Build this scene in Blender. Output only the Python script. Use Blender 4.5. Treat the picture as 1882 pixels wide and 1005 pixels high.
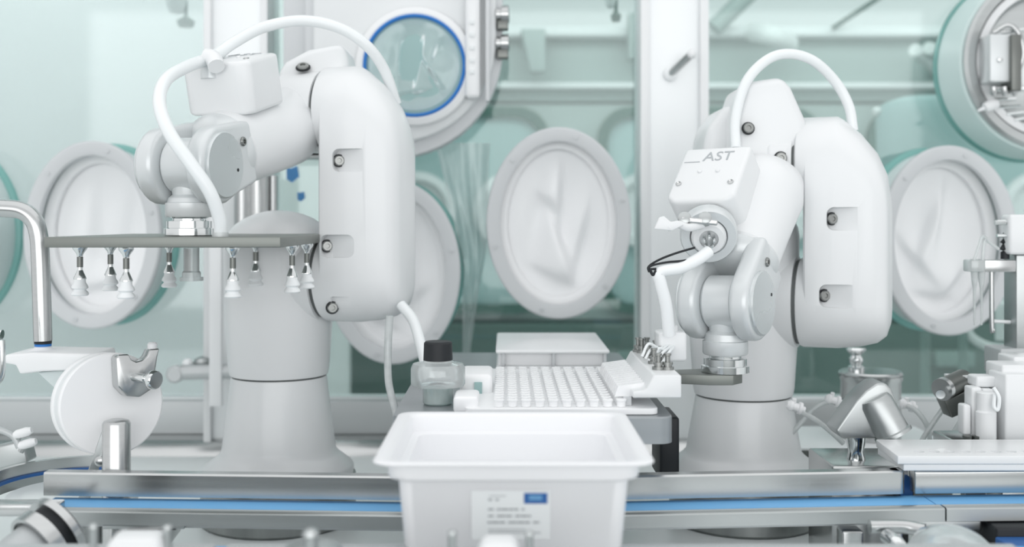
import bpy, bmesh, math, random
from mathutils import Vector, Matrix
random.seed(7)
sc = bpy.context.scene
for o in list(bpy.data.objects): bpy.data.objects.remove(o)
C = sc.collection
R = math.radians
H = 1.30                      # eye height above the room floor; every coordinate below is relative to the eye
F, CX, CY = 2000.0, 930.0, 403.0

# ------------------------------------------------------------------ camera, light, exposure
cam = bpy.data.cameras.new('camera'); camo = bpy.data.objects.new('camera', cam); C.objects.link(camo)
camo.location = (0, 0, H); camo.rotation_euler = (R(90), 0, 0)
cam.sensor_width = 36; cam.lens = 36 * F / 1882
cam.shift_x = (941 - CX) / 1882; cam.shift_y = -(502.5 - CY) / 1882
cam.clip_start = .02
cam.dof.use_dof = True; cam.dof.focus_distance = 1.36; cam.dof.aperture_fstop = 3.0
sc.camera = camo
w = bpy.data.worlds.new('world'); sc.world = w; w.use_nodes = True
bg = w.node_tree.nodes['Background']; bg.inputs[0].default_value = (.98, .99, 1, 1); bg.inputs[1].default_value = .78
def area(name, loc, size, sizey, power, rot, col=(1, 1, 1)):
    l = bpy.data.lights.new(name, 'AREA'); l.shape = 'RECTANGLE'; l.size = size; l.size_y = sizey; l.energy = power; l.color = col
    o = bpy.data.objects.new(name, l); C.objects.link(o); o.location = (loc[0], loc[1], loc[2] + H); o.rotation_euler = rot
    return o
area('ceiling_light', (0, 1.1, 1.6), 3.4, 2.2, 6.5, (0, 0, 0))
area('front_fill', (0, -2.6, .10), 5.2, 2.4, 58, (R(90), 0, 0))  # fill added on the camera side to lift the low robot bodies
area('room_light', (0, 2.5, 1.15), 5.0, .6, 24, (R(40), 0, 0), (.97, 1, 1))
area('room_light', (0, 4.7, 1.2), 6.0, .8, 20, (0, 0, 0), (.98, 1, 1))
sc.view_settings.view_transform = 'Standard'; sc.view_settings.look = 'None'
sc.view_settings.exposure = 0.25; sc.view_settings.gamma = 1; sc.view_settings.use_curve_mapping = False

# ------------------------------------------------------------------ helpers
def P(px, py, Y): return Vector(((px - CX) * Y / F, Y, -(py - CY) * Y / F))
def X(px, Y): return (px - CX) * Y / F
def Z(py, Y): return -(py - CY) * Y / F
def lin(c):
    c = c / 255.0
    return c / 12.92 if c <= .04045 else ((c + .055) / 1.055) ** 2.4
def rgb(r, g, b): return (lin(r), lin(g), lin(b), 1)
MAT = {}
def mat(name, col, rough=.4, metal=0, var=.03, scale=(8, 8, 8), bump=0, trans=0, alpha=1, sss=0, coat=0, ior=1.45, emis=0):
    m = bpy.data.materials.new(name); m.use_nodes = True; nt = m.node_tree; b = nt.nodes['Principled BSDF']
    tc = nt.nodes.new('ShaderNodeTexCoord'); mp = nt.nodes.new('ShaderNodeMapping'); mp.inputs['Scale'].default_value = scale
    nz = nt.nodes.new('ShaderNodeTexNoise'); nz.inputs['Scale'].default_value = 1.0; nz.inputs['Detail'].default_value = 4
    nt.links.new(tc.outputs['Object'], mp.inputs[0]); nt.links.new(mp.outputs[0], nz.inputs['Vector'])
    mx = nt.nodes.new('ShaderNodeMix'); mx.data_type = 'RGBA'
    c = rgb(*col)
    mx.inputs['A'].default_value = tuple(max(0, x * (1 - var)) for x in c[:3]) + (1,)
    mx.inputs['B'].default_value = tuple(min(1, x * (1 + var)) for x in c[:3]) + (1,)
    nt.links.new(nz.outputs['Fac'], mx.inputs['Factor']); nt.links.new(mx.outputs['Result'], b.inputs['Base Color'])
    mr = nt.nodes.new('ShaderNodeMapRange'); mr.inputs['To Min'].default_value = max(.02, rough * .85); mr.inputs['To Max'].default_value = min(1, rough * 1.15)
    nt.links.new(nz.outputs['Fac'], mr.inputs['Value']); nt.links.new(mr.outputs[0], b.inputs['Roughness'])
    b.inputs['Metallic'].default_value = metal; b.inputs['IOR'].default_value = ior
    b.inputs['Transmission Weight'].default_value = trans; b.inputs['Alpha'].default_value = alpha
    b.inputs['Subsurface Weight'].default_value = sss; b.inputs['Coat Weight'].default_value = coat
    if emis:
        b.inputs['Emission Color'].default_value = c; b.inputs['Emission Strength'].default_value = emis
    if bump:
        bp = nt.nodes.new('ShaderNodeBump'); bp.inputs['Strength'].default_value = bump; bp.inputs['Distance'].default_value = .002
        nt.links.new(nz.outputs['Fac'], bp.inputs['Height']); nt.links.new(bp.outputs[0], b.inputs['Normal'])
    MAT[name] = m; return m
def clear(name, tint, fac=.1, rough=.05, body=(235, 245, 245), bodyfac=.0, bodyscale=2.0):
    """clear sheet: tinted transparency, a little gloss, a little milky body"""
    m = bpy.data.materials.new(name); m.use_nodes = True; nt = m.node_tree; nt.nodes.clear()
    out = nt.nodes.new('ShaderNodeOutputMaterial'); tr = nt.nodes.new('ShaderNodeBsdfTransparent'); tr.inputs[0].default_value = rgb(*tint)
    gl = nt.nodes.new('ShaderNodeBsdfGlossy'); gl.inputs['Roughness'].default_value = rough; gl.inputs[0].default_value = (.95, 1, 1, 1)
    df = nt.nodes.new('ShaderNodeBsdfDiffuse'); df.inputs[0].default_value = rgb(*body)
    tl = nt.nodes.new('ShaderNodeBsdfTranslucent'); tl.inputs[0].default_value = rgb(*body)
    ad = nt.nodes.new('ShaderNodeMixShader'); ad.inputs[0].default_value = .5
    nt.links.new(df.outputs[0], ad.inputs[1]); nt.links.new(tl.outputs[0], ad.inputs[2])
    m1 = nt.nodes.new('ShaderNodeMixShader'); nt.links.new(tr.outputs[0], m1.inputs[1]); nt.links.new(ad.outputs[0], m1.inputs[2])
    tc = nt.nodes.new('ShaderNodeTexCoord'); nz = nt.nodes.new('ShaderNodeTexNoise'); nz.inputs['Scale'].default_value = bodyscale; nz.inputs['Detail'].default_value = 3
    mr = nt.nodes.new('ShaderNodeMapRange'); mr.inputs['From Min'].default_value = .3; mr.inputs['From Max'].default_value = .7
    mr.inputs['To Min'].default_value = bodyfac * .75; mr.inputs['To Max'].default_value = min(1, bodyfac * 1.25)
    nt.links.new(tc.outputs['Object'], nz.inputs['Vector']); nt.links.new(nz.outputs['Fac'], mr.inputs['Value']); nt.links.new(mr.outputs[0], m1.inputs[0])
    fr = nt.nodes.new('ShaderNodeFresnel'); fr.inputs[0].default_value = 1.45
    mm = nt.nodes.new('ShaderNodeMath'); mm.operation = 'MULTIPLY_ADD'; mm.inputs[1].default_value = .9; mm.inputs[2].default_value = fac
    nt.links.new(fr.outputs[0], mm.inputs[0])
    m2 = nt.nodes.new('ShaderNodeMixShader'); nt.links.new(mm.outputs[0], m2.inputs[0]); nt.links.new(m1.outputs[0], m2.inputs[1]); nt.links.new(gl.outputs[0], m2.inputs[2])
    nt.links.new(m2.outputs[0], out.inputs[0]); MAT[name] = m; return m

mat('white', (230, 232, 233), .32, var=.012, coat=.15)
mat('white_soft', (244, 245, 246), .5, var=.01, sss=0)
mat('tub_white', (240, 241, 243), .45, var=.01)
mat('grey_paint', (216, 220, 221), .33, metal=.25, var=.02)
mat('disc_face', (212, 217, 218), .28, metal=.5, var=.02)
mat('steel', (196, 198, 198), .24, metal=1, var=.06, scale=(3, 60, 200))
mat('steel_soft', (188, 192, 192), .38, metal=1, var=.08, scale=(4, 30, 90))
mat('steel_dark', (120, 123, 120), .35, metal=.85, var=.06, scale=(10, 60, 60))
mat('plate_metal', (132, 136, 132), .42, metal=.6, var=.05, scale=(20, 60, 200))
mat('chrome', (225, 228, 228), .12, metal=1, var=.02)
mat('sill_steel', (194, 198, 199), .42, metal=.35, var=.05, scale=(2, 30, 40))
mat('deck_steel', (232, 238, 238), .35, metal=.08, var=.05, scale=(5, 9, 5))
mat('pillar', (238, 241, 242), .42, metal=.15, var=.02, scale=(3, 3, 1))
mat('flange_grey', (206, 209, 211), .5, var=.02, scale=(20, 20, 20))
mat('sleeve', (248, 249, 250), .7, var=.01, bump=.1, scale=(60, 60, 60))
mat('rubber', (28, 32, 36), .5, var=.1)
mat('seam', (96, 100, 100), .6, var=.05)
mat('blue_belt', (116, 182, 232), .5, var=.03, scale=(30, 30, 30))
mat('blue_dark', (44, 96, 160), .5, var=.05)
mat('blue_gasket', (40, 118, 196), .45, var=.03)
mat('blue_tape', (92, 154, 212), .7, var=.06, scale=(60, 60, 60))
mat('teal_edge', (130, 184, 178), .2, var=.05)
mat('drum_wall', (220, 238, 236), .25, var=.03)
mat('silicone', (240, 243, 244), .4, var=.01)
mat('pedestal_steel', (150, 153, 152), .3, metal=.9, var=.25, scale=(60, 60, 2))
mat('platform_steel', (160, 165, 168), .35, metal=.5, var=.04, scale=(3, 60, 90))
mat('door_grey', (222, 225, 226), .5, var=.01)
mat('stud_steel', (150, 152, 150), .28, metal=.95, var=.05)
mat('dull_green', (110, 136, 130), .5, var=.08)
mat('tube_wall', (222, 231, 231), .35, var=.02)
mat('print_grey', (150, 155, 158), .6, var=.05)
mat('ink', (120, 126, 130), .7, var=.2, scale=(900, 900, 900))
mat('mark', (176, 181, 184), .5, var=.02)
mat('label_paper', (226, 230, 231), .6, var=.01)
mat('light_blue', (120, 176, 214), .6, var=.03)
mat('hose', (234, 238, 239), .35, var=.015, sss=0, coat=.2)
mat('machine_grey', (150, 166, 163), .55, var=.14, scale=(.8, 1, 9))
mat('machine_dark', (66, 94, 87), .5, var=.12, scale=(4, 4, 6))
mat('gasket_green', (38, 88, 77), .5, var=.08)
mat('inner_teal', (150, 180, 179), .5, var=.10, scale=(3, 3, 3))
mat('pale_haze_paint', (215, 221, 220), .7, var=.14, scale=(1.6, 1, 2.2))  # broad paler patches paint in the soft reflections of the left window
mat('far_wall', (222, 227, 227), .7, var=.05, scale=(1, 1, 3))
mat('ceiling_white', (232, 240, 240), .7, var=.02)
mat('lamp_panel', (235, 248, 248), .5, var=.01, emis=1.0)
mat('reflect_card_grey', (150, 154, 153), .6, var=.1)
mat('room_floor', (232, 236, 236), .5, var=.05)
clear('window_glass', (246, 251, 250), .01, .03, body=(226, 238, 237), bodyfac=.05)
clear('glass_haze_paint', (248, 251, 251), .02, .05, body=(232, 240, 240), bodyfac=.24, bodyscale=1.2)  # milky body stands in for bright hazy reflections on the left pane
clear('film', (250, 253, 253), .02, .15, body=(250, 253, 253), bodyfac=.38, bodyscale=7)
clear('milky', (244, 247, 247), .03, .2, body=(248, 250, 250), bodyfac=.78, bodyscale=30)
clear('bottle_plastic', (244, 247, 247), .03, .1, body=(253, 254, 254), bodyfac=.5, bodyscale=20)
clear('liquid', (200, 228, 225), .03, .05, body=(196, 226, 223), bodyfac=.7, bodyscale=4)
clear('drum_glass', (216, 236, 234), .03, .08, body=(210, 230, 228), bodyfac=.85, bodyscale=3)

def cr(pts, n=8):
    pts = [Vector(p) for p in pts]; out = []
    e = [pts[0] * 2 - pts[1]] + pts + [pts[-1] * 2 - pts[-2]]
    for i in range(1, len(e) - 2):
        a, b, c, d = e[i - 1:i + 3]
        for k in range(n):
            t = k / n
            out.append(.5 * ((2 * b) + (c - a) * t + (2 * a - 5 * b + 4 * c - d) * t * t + (3 * b - a - 3 * c + d) * t ** 3))
    out.append(pts[-1]); return out
def frame(ax, up=None):
    ax = Vector(ax).normalized(); up = Vector(up) if up else (Vector((0, 0, 1)) if abs(ax.z) < .95 else Vector((0, -1, 0)))
    u = (up - ax * up.dot(ax)).normalized(); return u, ax.cross(u), ax
ORG = {}
class MB:
    def __init__(s): s.v = []; s.f = []; s.mi = []; s.m = 0
    def add(s, vs, fs):
        k = len(s.v); s.v += [Vector(v) for v in vs]; s.f += [[i + k for i in f] for f in fs]; s.mi += [s.m] * len(fs); return s
    def loft(s, rings, cap=True, closed=False):
        n = len(rings[0]); vs = [p for r in rings for p in r]; fs = []
        L = len(rings)
        for i in range(L - 1 + (1 if closed else 0)):
            a = i * n; b = ((i + 1) % L) * n
            for j in range(n):
                fs.append([a + j, a + (j + 1) % n, b + (j + 1) % n, b + j])
        if cap and not closed:
            fs.append(list(range(n))[::-1]); fs.append([(L - 1) * n + j for j in range(n)])
        return s.add(vs, fs)
    def lathe(s, A, ax, prof, seg=32, closed=False, sx=1.0, up=None):
        u, v, a = frame(ax, up); A = Vector(A); rings = []
        for t, r in prof:
            r = max(r, 1e-5)
            rings.append([A + a * t + u * (r * math.sin(2 * math.pi * j / seg)) + v * (sx * r * math.cos(2 * math.pi * j / seg)) for j in range(seg)])
        return s.loft(rings, closed=closed)
    def oval(s, A, ax, a_, b_, prof, seg=64, closed=True, phi0=0):
        u, v, a = frame(ax); A = Vector(A); rings = []
        for t, d in prof:
            rings.append([A + a * t + u * ((b_ + d) * math.sin(2 * math.pi * j / seg)) + v * ((a_ + d) * math.cos(2 * math.pi * j / seg)) for j in range(seg)])
        return s.loft(rings, closed=closed)
    def tube(s, pts, r, seg=12, smooth=8, cap=True):
        if smooth: pts = cr(pts, smooth)
        pts = [Vector(p) for p in pts]; rings = []; N = len(pts)
        t = (pts[1] - pts[0]).normalized(); u = frame(t)[0]
        for i, p in enumerate(pts):
            tt = (pts[min(i + 1, N - 1)] - pts[max(i - 1, 0)]).normalized()
            u = (u - tt * u.dot(tt)).normalized(); v = tt.cross(u)
            rr = r(i / (N - 1)) if callable(r) else r
            rings.append([p + (u * math.sin(2 * math.pi * j / seg) + v * math.cos(2 * math.pi * j / seg)) * rr for j in range(seg)])
        return s.loft(rings, cap=cap)
    def box(s, c, size, fr=None):
        c = Vector(c); a, b, d = fr if fr else (Vector((1, 0, 0)), Vector((0, 1, 0)), Vector((0, 0, 1)))
        sx, sy, sz = [q / 2 for q in size]
        vs = [c + a * (sx * i) + b * (sy * j) + d * (sz * k) for k in (-1, 1) for j in (-1, 1) for i in (-1, 1)]
        return s.add(vs, [[0, 2, 3, 1], [4, 5, 7, 6], [0, 1, 5, 4], [2, 6, 7, 3], [0, 4, 6, 2], [1, 3, 7, 5]])
    def bounds(s, x0, x1, y0, y1, z0, z1): return s.box(((x0 + x1) / 2, (y0 + y1) / 2, (z0 + z1) / 2), (abs(x1 - x0), abs(y1 - y0), abs(z1 - z0)))
    def prism(s, poly, o, u, v, w, t0, t1):
        o = Vector(o); u = Vector(u); v = Vector(v); w = Vector(w)
        A = [o + u * p[0] + v * p[1] + w * t0 for p in poly]; B = [q + w * (t1 - t0) for q in A]
        return s.loft([A, B])
    def sweep(s, path, sec):
        """rectangular/closed section (dy, dz) swept along a horizontal polyline"""
        return s.loft([[Vector(p) + Vector((0, a, b)) for a, b in sec] for p in path])
    def ball(s, c, r, seg=16):
        return s.lathe(Vector(c) - Vector((0, 0, r)), (0, 0, 1), [(r - r * math.cos(math.pi * k / 10), r * math.sin(math.pi * k / 10)) for k in range(11)], seg)
    def build(s, name, m, parent=None, bevel=0, bseg=3, ang=38, label=None, cat=None, group=None, kind=None, org=None):
        me = bpy.data.meshes.new(name)
        if parent: O = ORG[parent.name]
        elif org is not None: O = Vector(org)
        else:
            xs = [v.x for v in s.v]; ys = [v.y for v in s.v]; zs = [v.z for v in s.v]
            O = Vector(((min(xs) + max(xs)) / 2, (min(ys) + max(ys)) / 2, min(zs)))
        me.from_pydata([tuple(v - O) for v in s.v], [], s.f)
        bm = bmesh.new(); bm.from_mesh(me)
        lay = [f.material_index for f in bm.faces]
        for f, k in zip(bm.faces, s.mi): f.material_index = k
        bmesh.ops.recalc_face_normals(bm, faces=bm.faces)
        if bevel:
            es = [e for e in bm.edges if len(e.link_faces) == 2 and e.calc_face_angle(0) > R(28)]
            bmesh.ops.bevel(bm, geom=es, offset=bevel, segments=bseg, profile=.5, affect='EDGES', clamp_overlap=True)
        bm.to_mesh(me); bm.free()
        me.shade_smooth(); me.set_sharp_from_angle(angle=R(ang))
        for q in ([m] if isinstance(m, str) else m): me.materials.append(MAT[q])
        o = bpy.data.objects.new(name, me); C.objects.link(o)
        if parent: o.parent = parent
        else: o.location = O + Vector((0, 0, H))
        ORG[o.name] = O
        setp(o, label, cat, group, kind); return o
def setp(o, label=None, cat=None, group=None, kind=None):
    for k, v in (('label', label), ('category', cat), ('group', group), ('kind', kind)):
        if v: o[k] = v
def thing(name, label, cat, loc, group=None):
    o = bpy.data.objects.new(name, None); C.objects.link(o); o.empty_display_size = .02
    o.location = Vector(loc) + Vector((0, 0, H)); ORG[o.name] = Vector(loc); setp(o, label, cat, group); return o
def dup(root, loc, label=None, parent=None, rz=None):
    """copy of a thing or part with its children; loc relative to the eye (top level) or an offset (part)"""
    r = root.copy(); C.objects.link(r)
    if parent is None:
        r.location = Vector(loc) + Vector((0, 0, H))
        if rz is not None: r.rotation_euler = (0, 0, rz)
    else: r.parent = parent; r.location = Vector(loc)
    ORG[r.name] = ORG[root.name]
    if label: r['label'] = label
    for ch in list(root.children):
        c = ch.copy(); C.objects.link(c); c.parent = r
        for g in ch.children:
            d = g.copy(); C.objects.link(d); d.parent = c
    return r
def cut(o, cutters):
    """carve pockets: exact boolean, baked into the mesh"""
    dg = None; tmp = []
    for mb in cutters:
        c = mb.build('cutter', o.data.materials[0].name, org=(0, 0, 0)); tmp.append(c)
        c.location = Vector((0, 0, H))
        md = o.modifiers.new('b', 'BOOLEAN'); md.operation = 'DIFFERENCE'; md.solver = 'EXACT'; md.object = c
    bpy.context.view_layer.update(); dg = bpy.context.evaluated_depsgraph_get()
    me = bpy.data.meshes.new_from_object(o.evaluated_get(dg)); me.name = o.data.name
    o.modifiers.clear(); o.data = me
    for c in tmp: bpy.data.objects.remove(c)
    me.shade_smooth(); me.set_sharp_from_angle(angle=R(38))
def text(body, name, m, parent, o, u, v, size, depth=.0006):
    """lettering as thin raised geometry lying in plane (u right, v up)"""
    cu = bpy.data.curves.new(name, 'FONT'); cu.body = body; cu.size = size; cu.extrude = depth; cu.align_x = 'CENTER'; cu.align_y = 'CENTER'; cu.resolution_u = 3
    t = bpy.data.objects.new(name, cu); C.objects.link(t); bpy.context.view_layer.update()
    me = bpy.data.meshes.new_from_object(t.evaluated_get(bpy.context.evaluated_depsgraph_get())); bpy.data.objects.remove(t)
    u = Vector(u).normalized(); v = Vector(v).normalized(); wv = u.cross(v)
    O = ORG[parent.name] if parent else Vector((0, 0, 0))
    for q in me.vertices:
        c = q.co.copy(); q.co = Vector(o) + u * c.x + v * c.y + wv * c.z - O
    me.materials.clear(); me.materials.append(MAT[m])
    ob = bpy.data.objects.new(name, me); C.objects.link(ob); ob.parent = parent; ORG[ob.name] = O; return ob
def structure(mb, name, m, **k): return mb.build(name, m, kind='structure', **k)
def rrect(w, h, r, n=6):
    out = []
    for cx, cy, a0 in ((w / 2 - r, h / 2 - r, 0), (-w / 2 + r, h / 2 - r, 90), (-w / 2 + r, -h / 2 + r, 180), (w / 2 - r, -h / 2 + r, 270)):
        for k in range(n + 1):
            a = R(a0 + 90 * k / n); out.append((cx + r * math.cos(a), cy + r * math.sin(a)))
    return out
UX, UY, UZ = Vector((1, 0, 0)), Vector((0, 1, 0)), Vector((0, 0, 1))

# ------------------------------------------------------------------ the enclosure
YW = 2.10; FL = -.44
structure(MB().bounds(-2.4, 2.4, .55, YW + .02, FL - .03, FL), 'floor', 'deck_steel')
structure(MB().bounds(-4.5, 4.5, -1.5, 6, -H - .02, -H), 'floor_room', 'room_floor')
structure(MB().bounds(-2.4, 2.4, -1.0, -.95, -1.25, -.42), 'wall_reflect_card', 'reflect_card_grey')  # unseen low grey wall, added for the steel to reflect
# sill under the windows, with its coved foot
structure(MB().bounds(-2.4, 2.4, YW - .03, YW + .04, Z(798, YW - .03), Z(736, YW - .03)), 'wall_back', 'sill_steel', bevel=.003)
mb = MB(); sec = [(YW - .03, Z(798, YW - .03)), (YW - .05, -.412), (YW - .066, -.418), (YW - .08, FL), (YW + .03, FL), (YW + .03, Z(798, YW - .03))]
mb.loft([[Vector((x, a, b)) for a, b in sec] for x in (-2.4, 2.4)]); structure(mb, 'baseboard_back', 'steel')
structure(MB().bounds(-2.4, 2.4, YW - .012, YW + .03, Z(736, YW), Z(736, YW) + .008), 'trim_1', 'pillar', bevel=.002)
# pillars
def pillar(n, x0, x1, e):
    y0, y1 = YW - .05, YW + .05
    a = MB(); a.bounds(X(x0, y0), X(x1, y0), y0, y1, FL, 1.3); p = structure(a, n, 'pillar', bevel=.002)
    b = MB(); b.bounds(X(x0, y0) - .001, X(x0 + e, y0), y0 - .012, y0 + .004, FL, 1.3); b.build('edge_strip', 'white', p, bevel=.001)
    b = MB(); b.bounds(X(x1 - e, y0), X(x1, y0) + .001, y0 - .012, y0 + .004, FL, 1.3); b.build('edge_strip', 'white', p, bevel=.001)
    return p
pillar('trim_2', 378, 493, 12); pillar('trim_3', 1177, 1300, 15)
def win(n, x0, x1):
    g = MB().bounds(X(x0, YW), X(x1, YW), YW, YW + .01, Z(736, YW), 1.3); o = structure(g, 'window_%d' % n, 'glass_haze_paint' if n == 1 else 'window_glass')
    return o
win(1, -1100, 380); win(2, 492, 1180); win(3, 1298, 3000)

# ------------------------------------------------------------------ beyond the glass
structure(MB().bounds(-4.4, 4.4, 5.3, 5.4, -H, 2.2), 'wall_far', 'far_wall')
structure(MB().bounds(-4.4, 4.4, YW + .3, 5.4, 1.25, 1.3), 'ceiling', 'ceiling_white')
structure(MB().bounds(-3.6, X(640, 2.95), 2.95, 3.0, -H, 1.2), 'wall_haze_panel', 'pale_haze_paint')  # pale panel added behind the left pane to imitate its reflective haze
# second enclosure behind the glass, with rounded glove windows
YM = 3.4
mach = thing('filling_machine', 'long grey green filling enclosure with rounded dark gasket windows behind the glass', 'machine', (1.0, YM, -H))
mb = MB(); mb.bounds(X(560, YM), X(2450, YM), YM, YM + .9, Z(590, YM), Z(190, YM))
mb.build('body', 'machine_grey', mach, bevel=.01)
MB().bounds(X(560, YM), X(2450, YM), YM - .04, YM + .9, -H, Z(592, YM)).build('lower_cabinet', 'machine_dark', mach, bevel=.01)
MB().bounds(X(560, YM), X(2450, YM), YM - .01, YM + .9, Z(188, YM), Z(70, YM)).build('header_panel', 'machine_grey', mach, bevel=.01)
MB().bounds(X(560, YM), X(2450, YM), YM - .06, YM + .02, Z(72, YM), Z(54, YM)).build('header_rail', 'far_wall', mach, bevel=.006)
MB().bounds(X(560, YM), X(2450, YM), YM - .05, YM + .02, Z(165, YM), Z(155, YM)).build('guide_rail', 'far_wall', mach, bevel=.003)
for k, (a, b) in enumerate(((700, 1010), (1098, 1508), (1590, 1990))):
    wd = X(b, YM) - X(a, YM); hh = Z(198, YM) - Z(575, YM); c = Vector(((X(a, YM) + X(b, YM)) / 2, YM, (Z(198, YM) + Z(575, YM)) / 2))
    outer = rrect(wd, hh, .10); inner = rrect(wd - .06, hh - .06, .08)
    m = MB(); m.loft([[c + UX * p[0] + UZ * p[1] + UY * t for p in q] for q, t in ((outer, .0), (outer, -.03), (inner, -.03), (inner, 0))], closed=True)
    g = m.build('window_gasket', 'gasket_green', mach)
    m = MB().prism(inner, c, UX, UZ, UY, -.008, .0); m.build('window_panel', 'inner_teal', g)
    for sx in (-1, 1):
        m = MB().lathe(c + UX * sx * wd * .28 + UZ * .0 - UY * .008, -UY, [(0, .12), (.03, .12), (.035, .095), (.012, .09), (.012, 0)], 32); m.build('glove_ring', 'far_wall', g)
for k, x in enumerate((1010, 1130, 1330, 1700)):
    MB().bounds(X(x, YM), X(x + 70, YM), YM - .09, YM - .0415, Z(655 + 12 * (k % 2), YM), Z(640, YM)).build('ghost_block', 'dull_green', mach, bevel=.004)  # lighter blocks stand in for a ghost reflection low at right
# pale vessel and a steel trolley frame behind the right glass
YV = 2.75
v = thing('vessel', 'pale blue white translucent bag vessel behind the right window', 'vessel', (X(1690, YV), YV, Z(360, YV)))
mb = MB(); pr = [(0, .05), (.01, .10), (.2, .105), (.235, .09), (.25, .05), (.252, 0)]
mb.lathe((X(1700, YV), YV, Z(360, YV)), UZ, pr, 24, sx=1.15); mb.build('bag', 'inner_teal', v)
MB().lathe((X(1700, YV), YV, -H), UZ, [(0, .10), (.01, .10), (.02, .012), (H + Z(360, YV) - .001, .012)], 20).build('stand', 'dull_green', v)
mb = MB(); mb.bounds(X(1620, YV), X(1628, YV), YV - .01, YV + .01, Z(380, YV), Z(205, YV)); mb.ball((X(1612, YV), YV, Z(205, YV)), .012); mb.ball((X(1643, YV), YV, Z(208, YV)), .012)
mb.tube([(X(1612, YV), YV, Z(207, YV)), (X(1643, YV), YV, Z(209, YV))], .007, 8, 0); mb.build('clamp_post', 'pale_haze_paint', v)
st = thing('trolley', 'pale tubular steel trolley frame low behind the right window', 'trolley', (X(1850, 2.6), 2.6, -H))
mb = MB()
mb.tube([P(1775, 590, 2.6), P(1782, 615, 2.6), P(1805, 632, 2.6), P(1840, 640, 2.6), P(1930, 640, 2.6)], .011, 10); mb.build('frame', 'pale_haze_paint', st)
mb = MB(); mb.tube([P(1838, 625, 2.55), P(1838, 570, 2.55), P(1850, 560, 2.55), P(1930, 560, 2.55)], .011, 10); mb.build('handle', 'pale_haze_paint', st)
mb = MB(); mb.tube([P(1770, 600, 2.6), (X(1770, 2.6), 2.6, -H)], .011, 10, 0); mb.tube([P(1930, 640, 2.6), (X(1930, 2.6), 2.6, -H)], .011, 10, 0); mb.build('leg', 'dull_green', st)
MB().prism([(-.075, .06), (.0, .06), (.0, -.07), (-.045, -.07)], P(1000, 100, YM), UX, UZ, UY, -.12, -.0605).build('duct', 'machine_grey', mach, bevel=.004)
MB().bounds(X(1148, YM), X(1182, YM), YM - .12, YM - .0605, Z(118, YM), Z(36, YM)).build('junction_box', 'machine_grey', mach, bevel=.004)
MB().tube([P(1395, -30, YM - .1), P(1312, 52, YM - .1)], .028, 10, 0).build('strut', 'machine_grey', mach)
MB().tube([P(1640, -20, YM - .1), P(1530, 52, YM - .08)], .007, 8, 0).build('cable', 'machine_dark', mach)
MB().tube([P(1385, 60, YM - .1), P(1420, 66, YM - .2), P(1450, 80, YM - .1)], .03, 10).build('camera_mount', 'pale_haze_paint', mach)
# slanting rods on the header of the far machine
hd = MB()
for k, (a, b) in enumerate((((1682, 92), (1726, 134)), ((1708, 88), (1745, 118)))):
    hd.tube([P(a[0], a[1], 3.16), P(b[0], b[1], 3.385)], .019, 12, 0)
hd.build('rod_handle', 'pale_haze_paint', mach)
for (x, y, s_, lb) in ((325, 14, 1, 'pale round ceiling nozzle hanging left of the left pillar'), (541, 6, .8, 'pale round ceiling nozzle hanging right of the left pillar'), (1122, 4, .6, 'small pale ceiling nozzle hanging near the right pillar')):
    n = thing('ceiling_nozzle', lb, 'nozzle', P(x, y + 20, 2.4))
    c = P(x, y + 12, 2.4)
    MB().lathe(c, UZ, [(0, .0), (.004, .016 * s_), (.02, .022 * s_), (.05, .022 * s_), (.06, .016 * s_), (.5, .016 * s_)], 20).build('stem', 'pale_haze_paint', n)
    MB().lathe(c + UX * .02 * s_ - UZ * .01, UZ, [(-.02, .0), (-.018, .016 * s_), (-.005, .020 * s_), (.0, .012 * s_), (.006, .004), (.04, .004)], 20).build('cap', 'gasket_green', n)
# narrow pipes and blue tape
for k, x in enumerate((452, 478)):
    pass
pp = thing('pipe_bundle', 'bundle of vertical steel pipes behind the left robot shoulder', 'pipes', (X(470, 2.0), 2.0, FL))
for x, r_ in ((447, .016), (476, .020), (503, .007)):
    MB().tube([(X(x, 2.0), 2.0, FL), (X(x, 2.0), 2.0, .08)], r_, 16, 0).build('pipe', 'steel', pp)
for (x, y, w_, h_, lb) in ((539, 320, 22, 28, 'larger blue tape scrap on the glass behind the left robot'), (554, 361, 13, 17, 'smaller blue tape scrap on the glass, below the larger one')):
    c = P(x, y, YW - .002); a = .00115 * w_ / 2; b = .00115 * h_ / 2
    MB().prism([(-a, -b * .6), (-a * .2, -b), (a * .9, -b * .3), (a * .6, b), (-a * .4, b * .7), (-a, b * .9)], c, UX, UZ, UY, -.0012, .002).build('blue_tape', 'blue_tape', label=lb, cat='tape', group=None)

# ------------------------------------------------------------------ oval glove ports
def membrane(c, a_, b_, depth, folds, seed):
    """gathered white sleeve closing the port: real folds"""
    rnd = random.Random(seed); N, M = 40, 96; mb = MB(); rings = []
    for i in range(N + 1):
        q = i / N; ring = []
        for j in range(M):
            th = 2 * math.pi * j / M; x = q * math.cos(th); z = q * math.sin(th)
            edge = 1 - q ** 4; d = -.006 * edge
            for (fx, fz, ang, ln, wd, amp) in folds:
                ux, uz = math.cos(ang), math.sin(ang)
                s_ = (x - fx) * ux + (z - fz) * uz; t_ = -(x - fx) * uz + (z - fz) * ux
                d += amp * math.exp(-(s_ / ln) ** 2) * (math.tanh(t_ / wd) * math.exp(-(t_ / (wd * 7)) ** 2)) * edge
            d += .0018 * edge * math.sin(3 * x + 5 * z + seed) * math.cos(4 * x - 3 * z)
            ring.append(c + Vector((x * a_, -d, z * b_)))
        rings.append(ring)
    mb.loft(rings, cap=False); return mb
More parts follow.
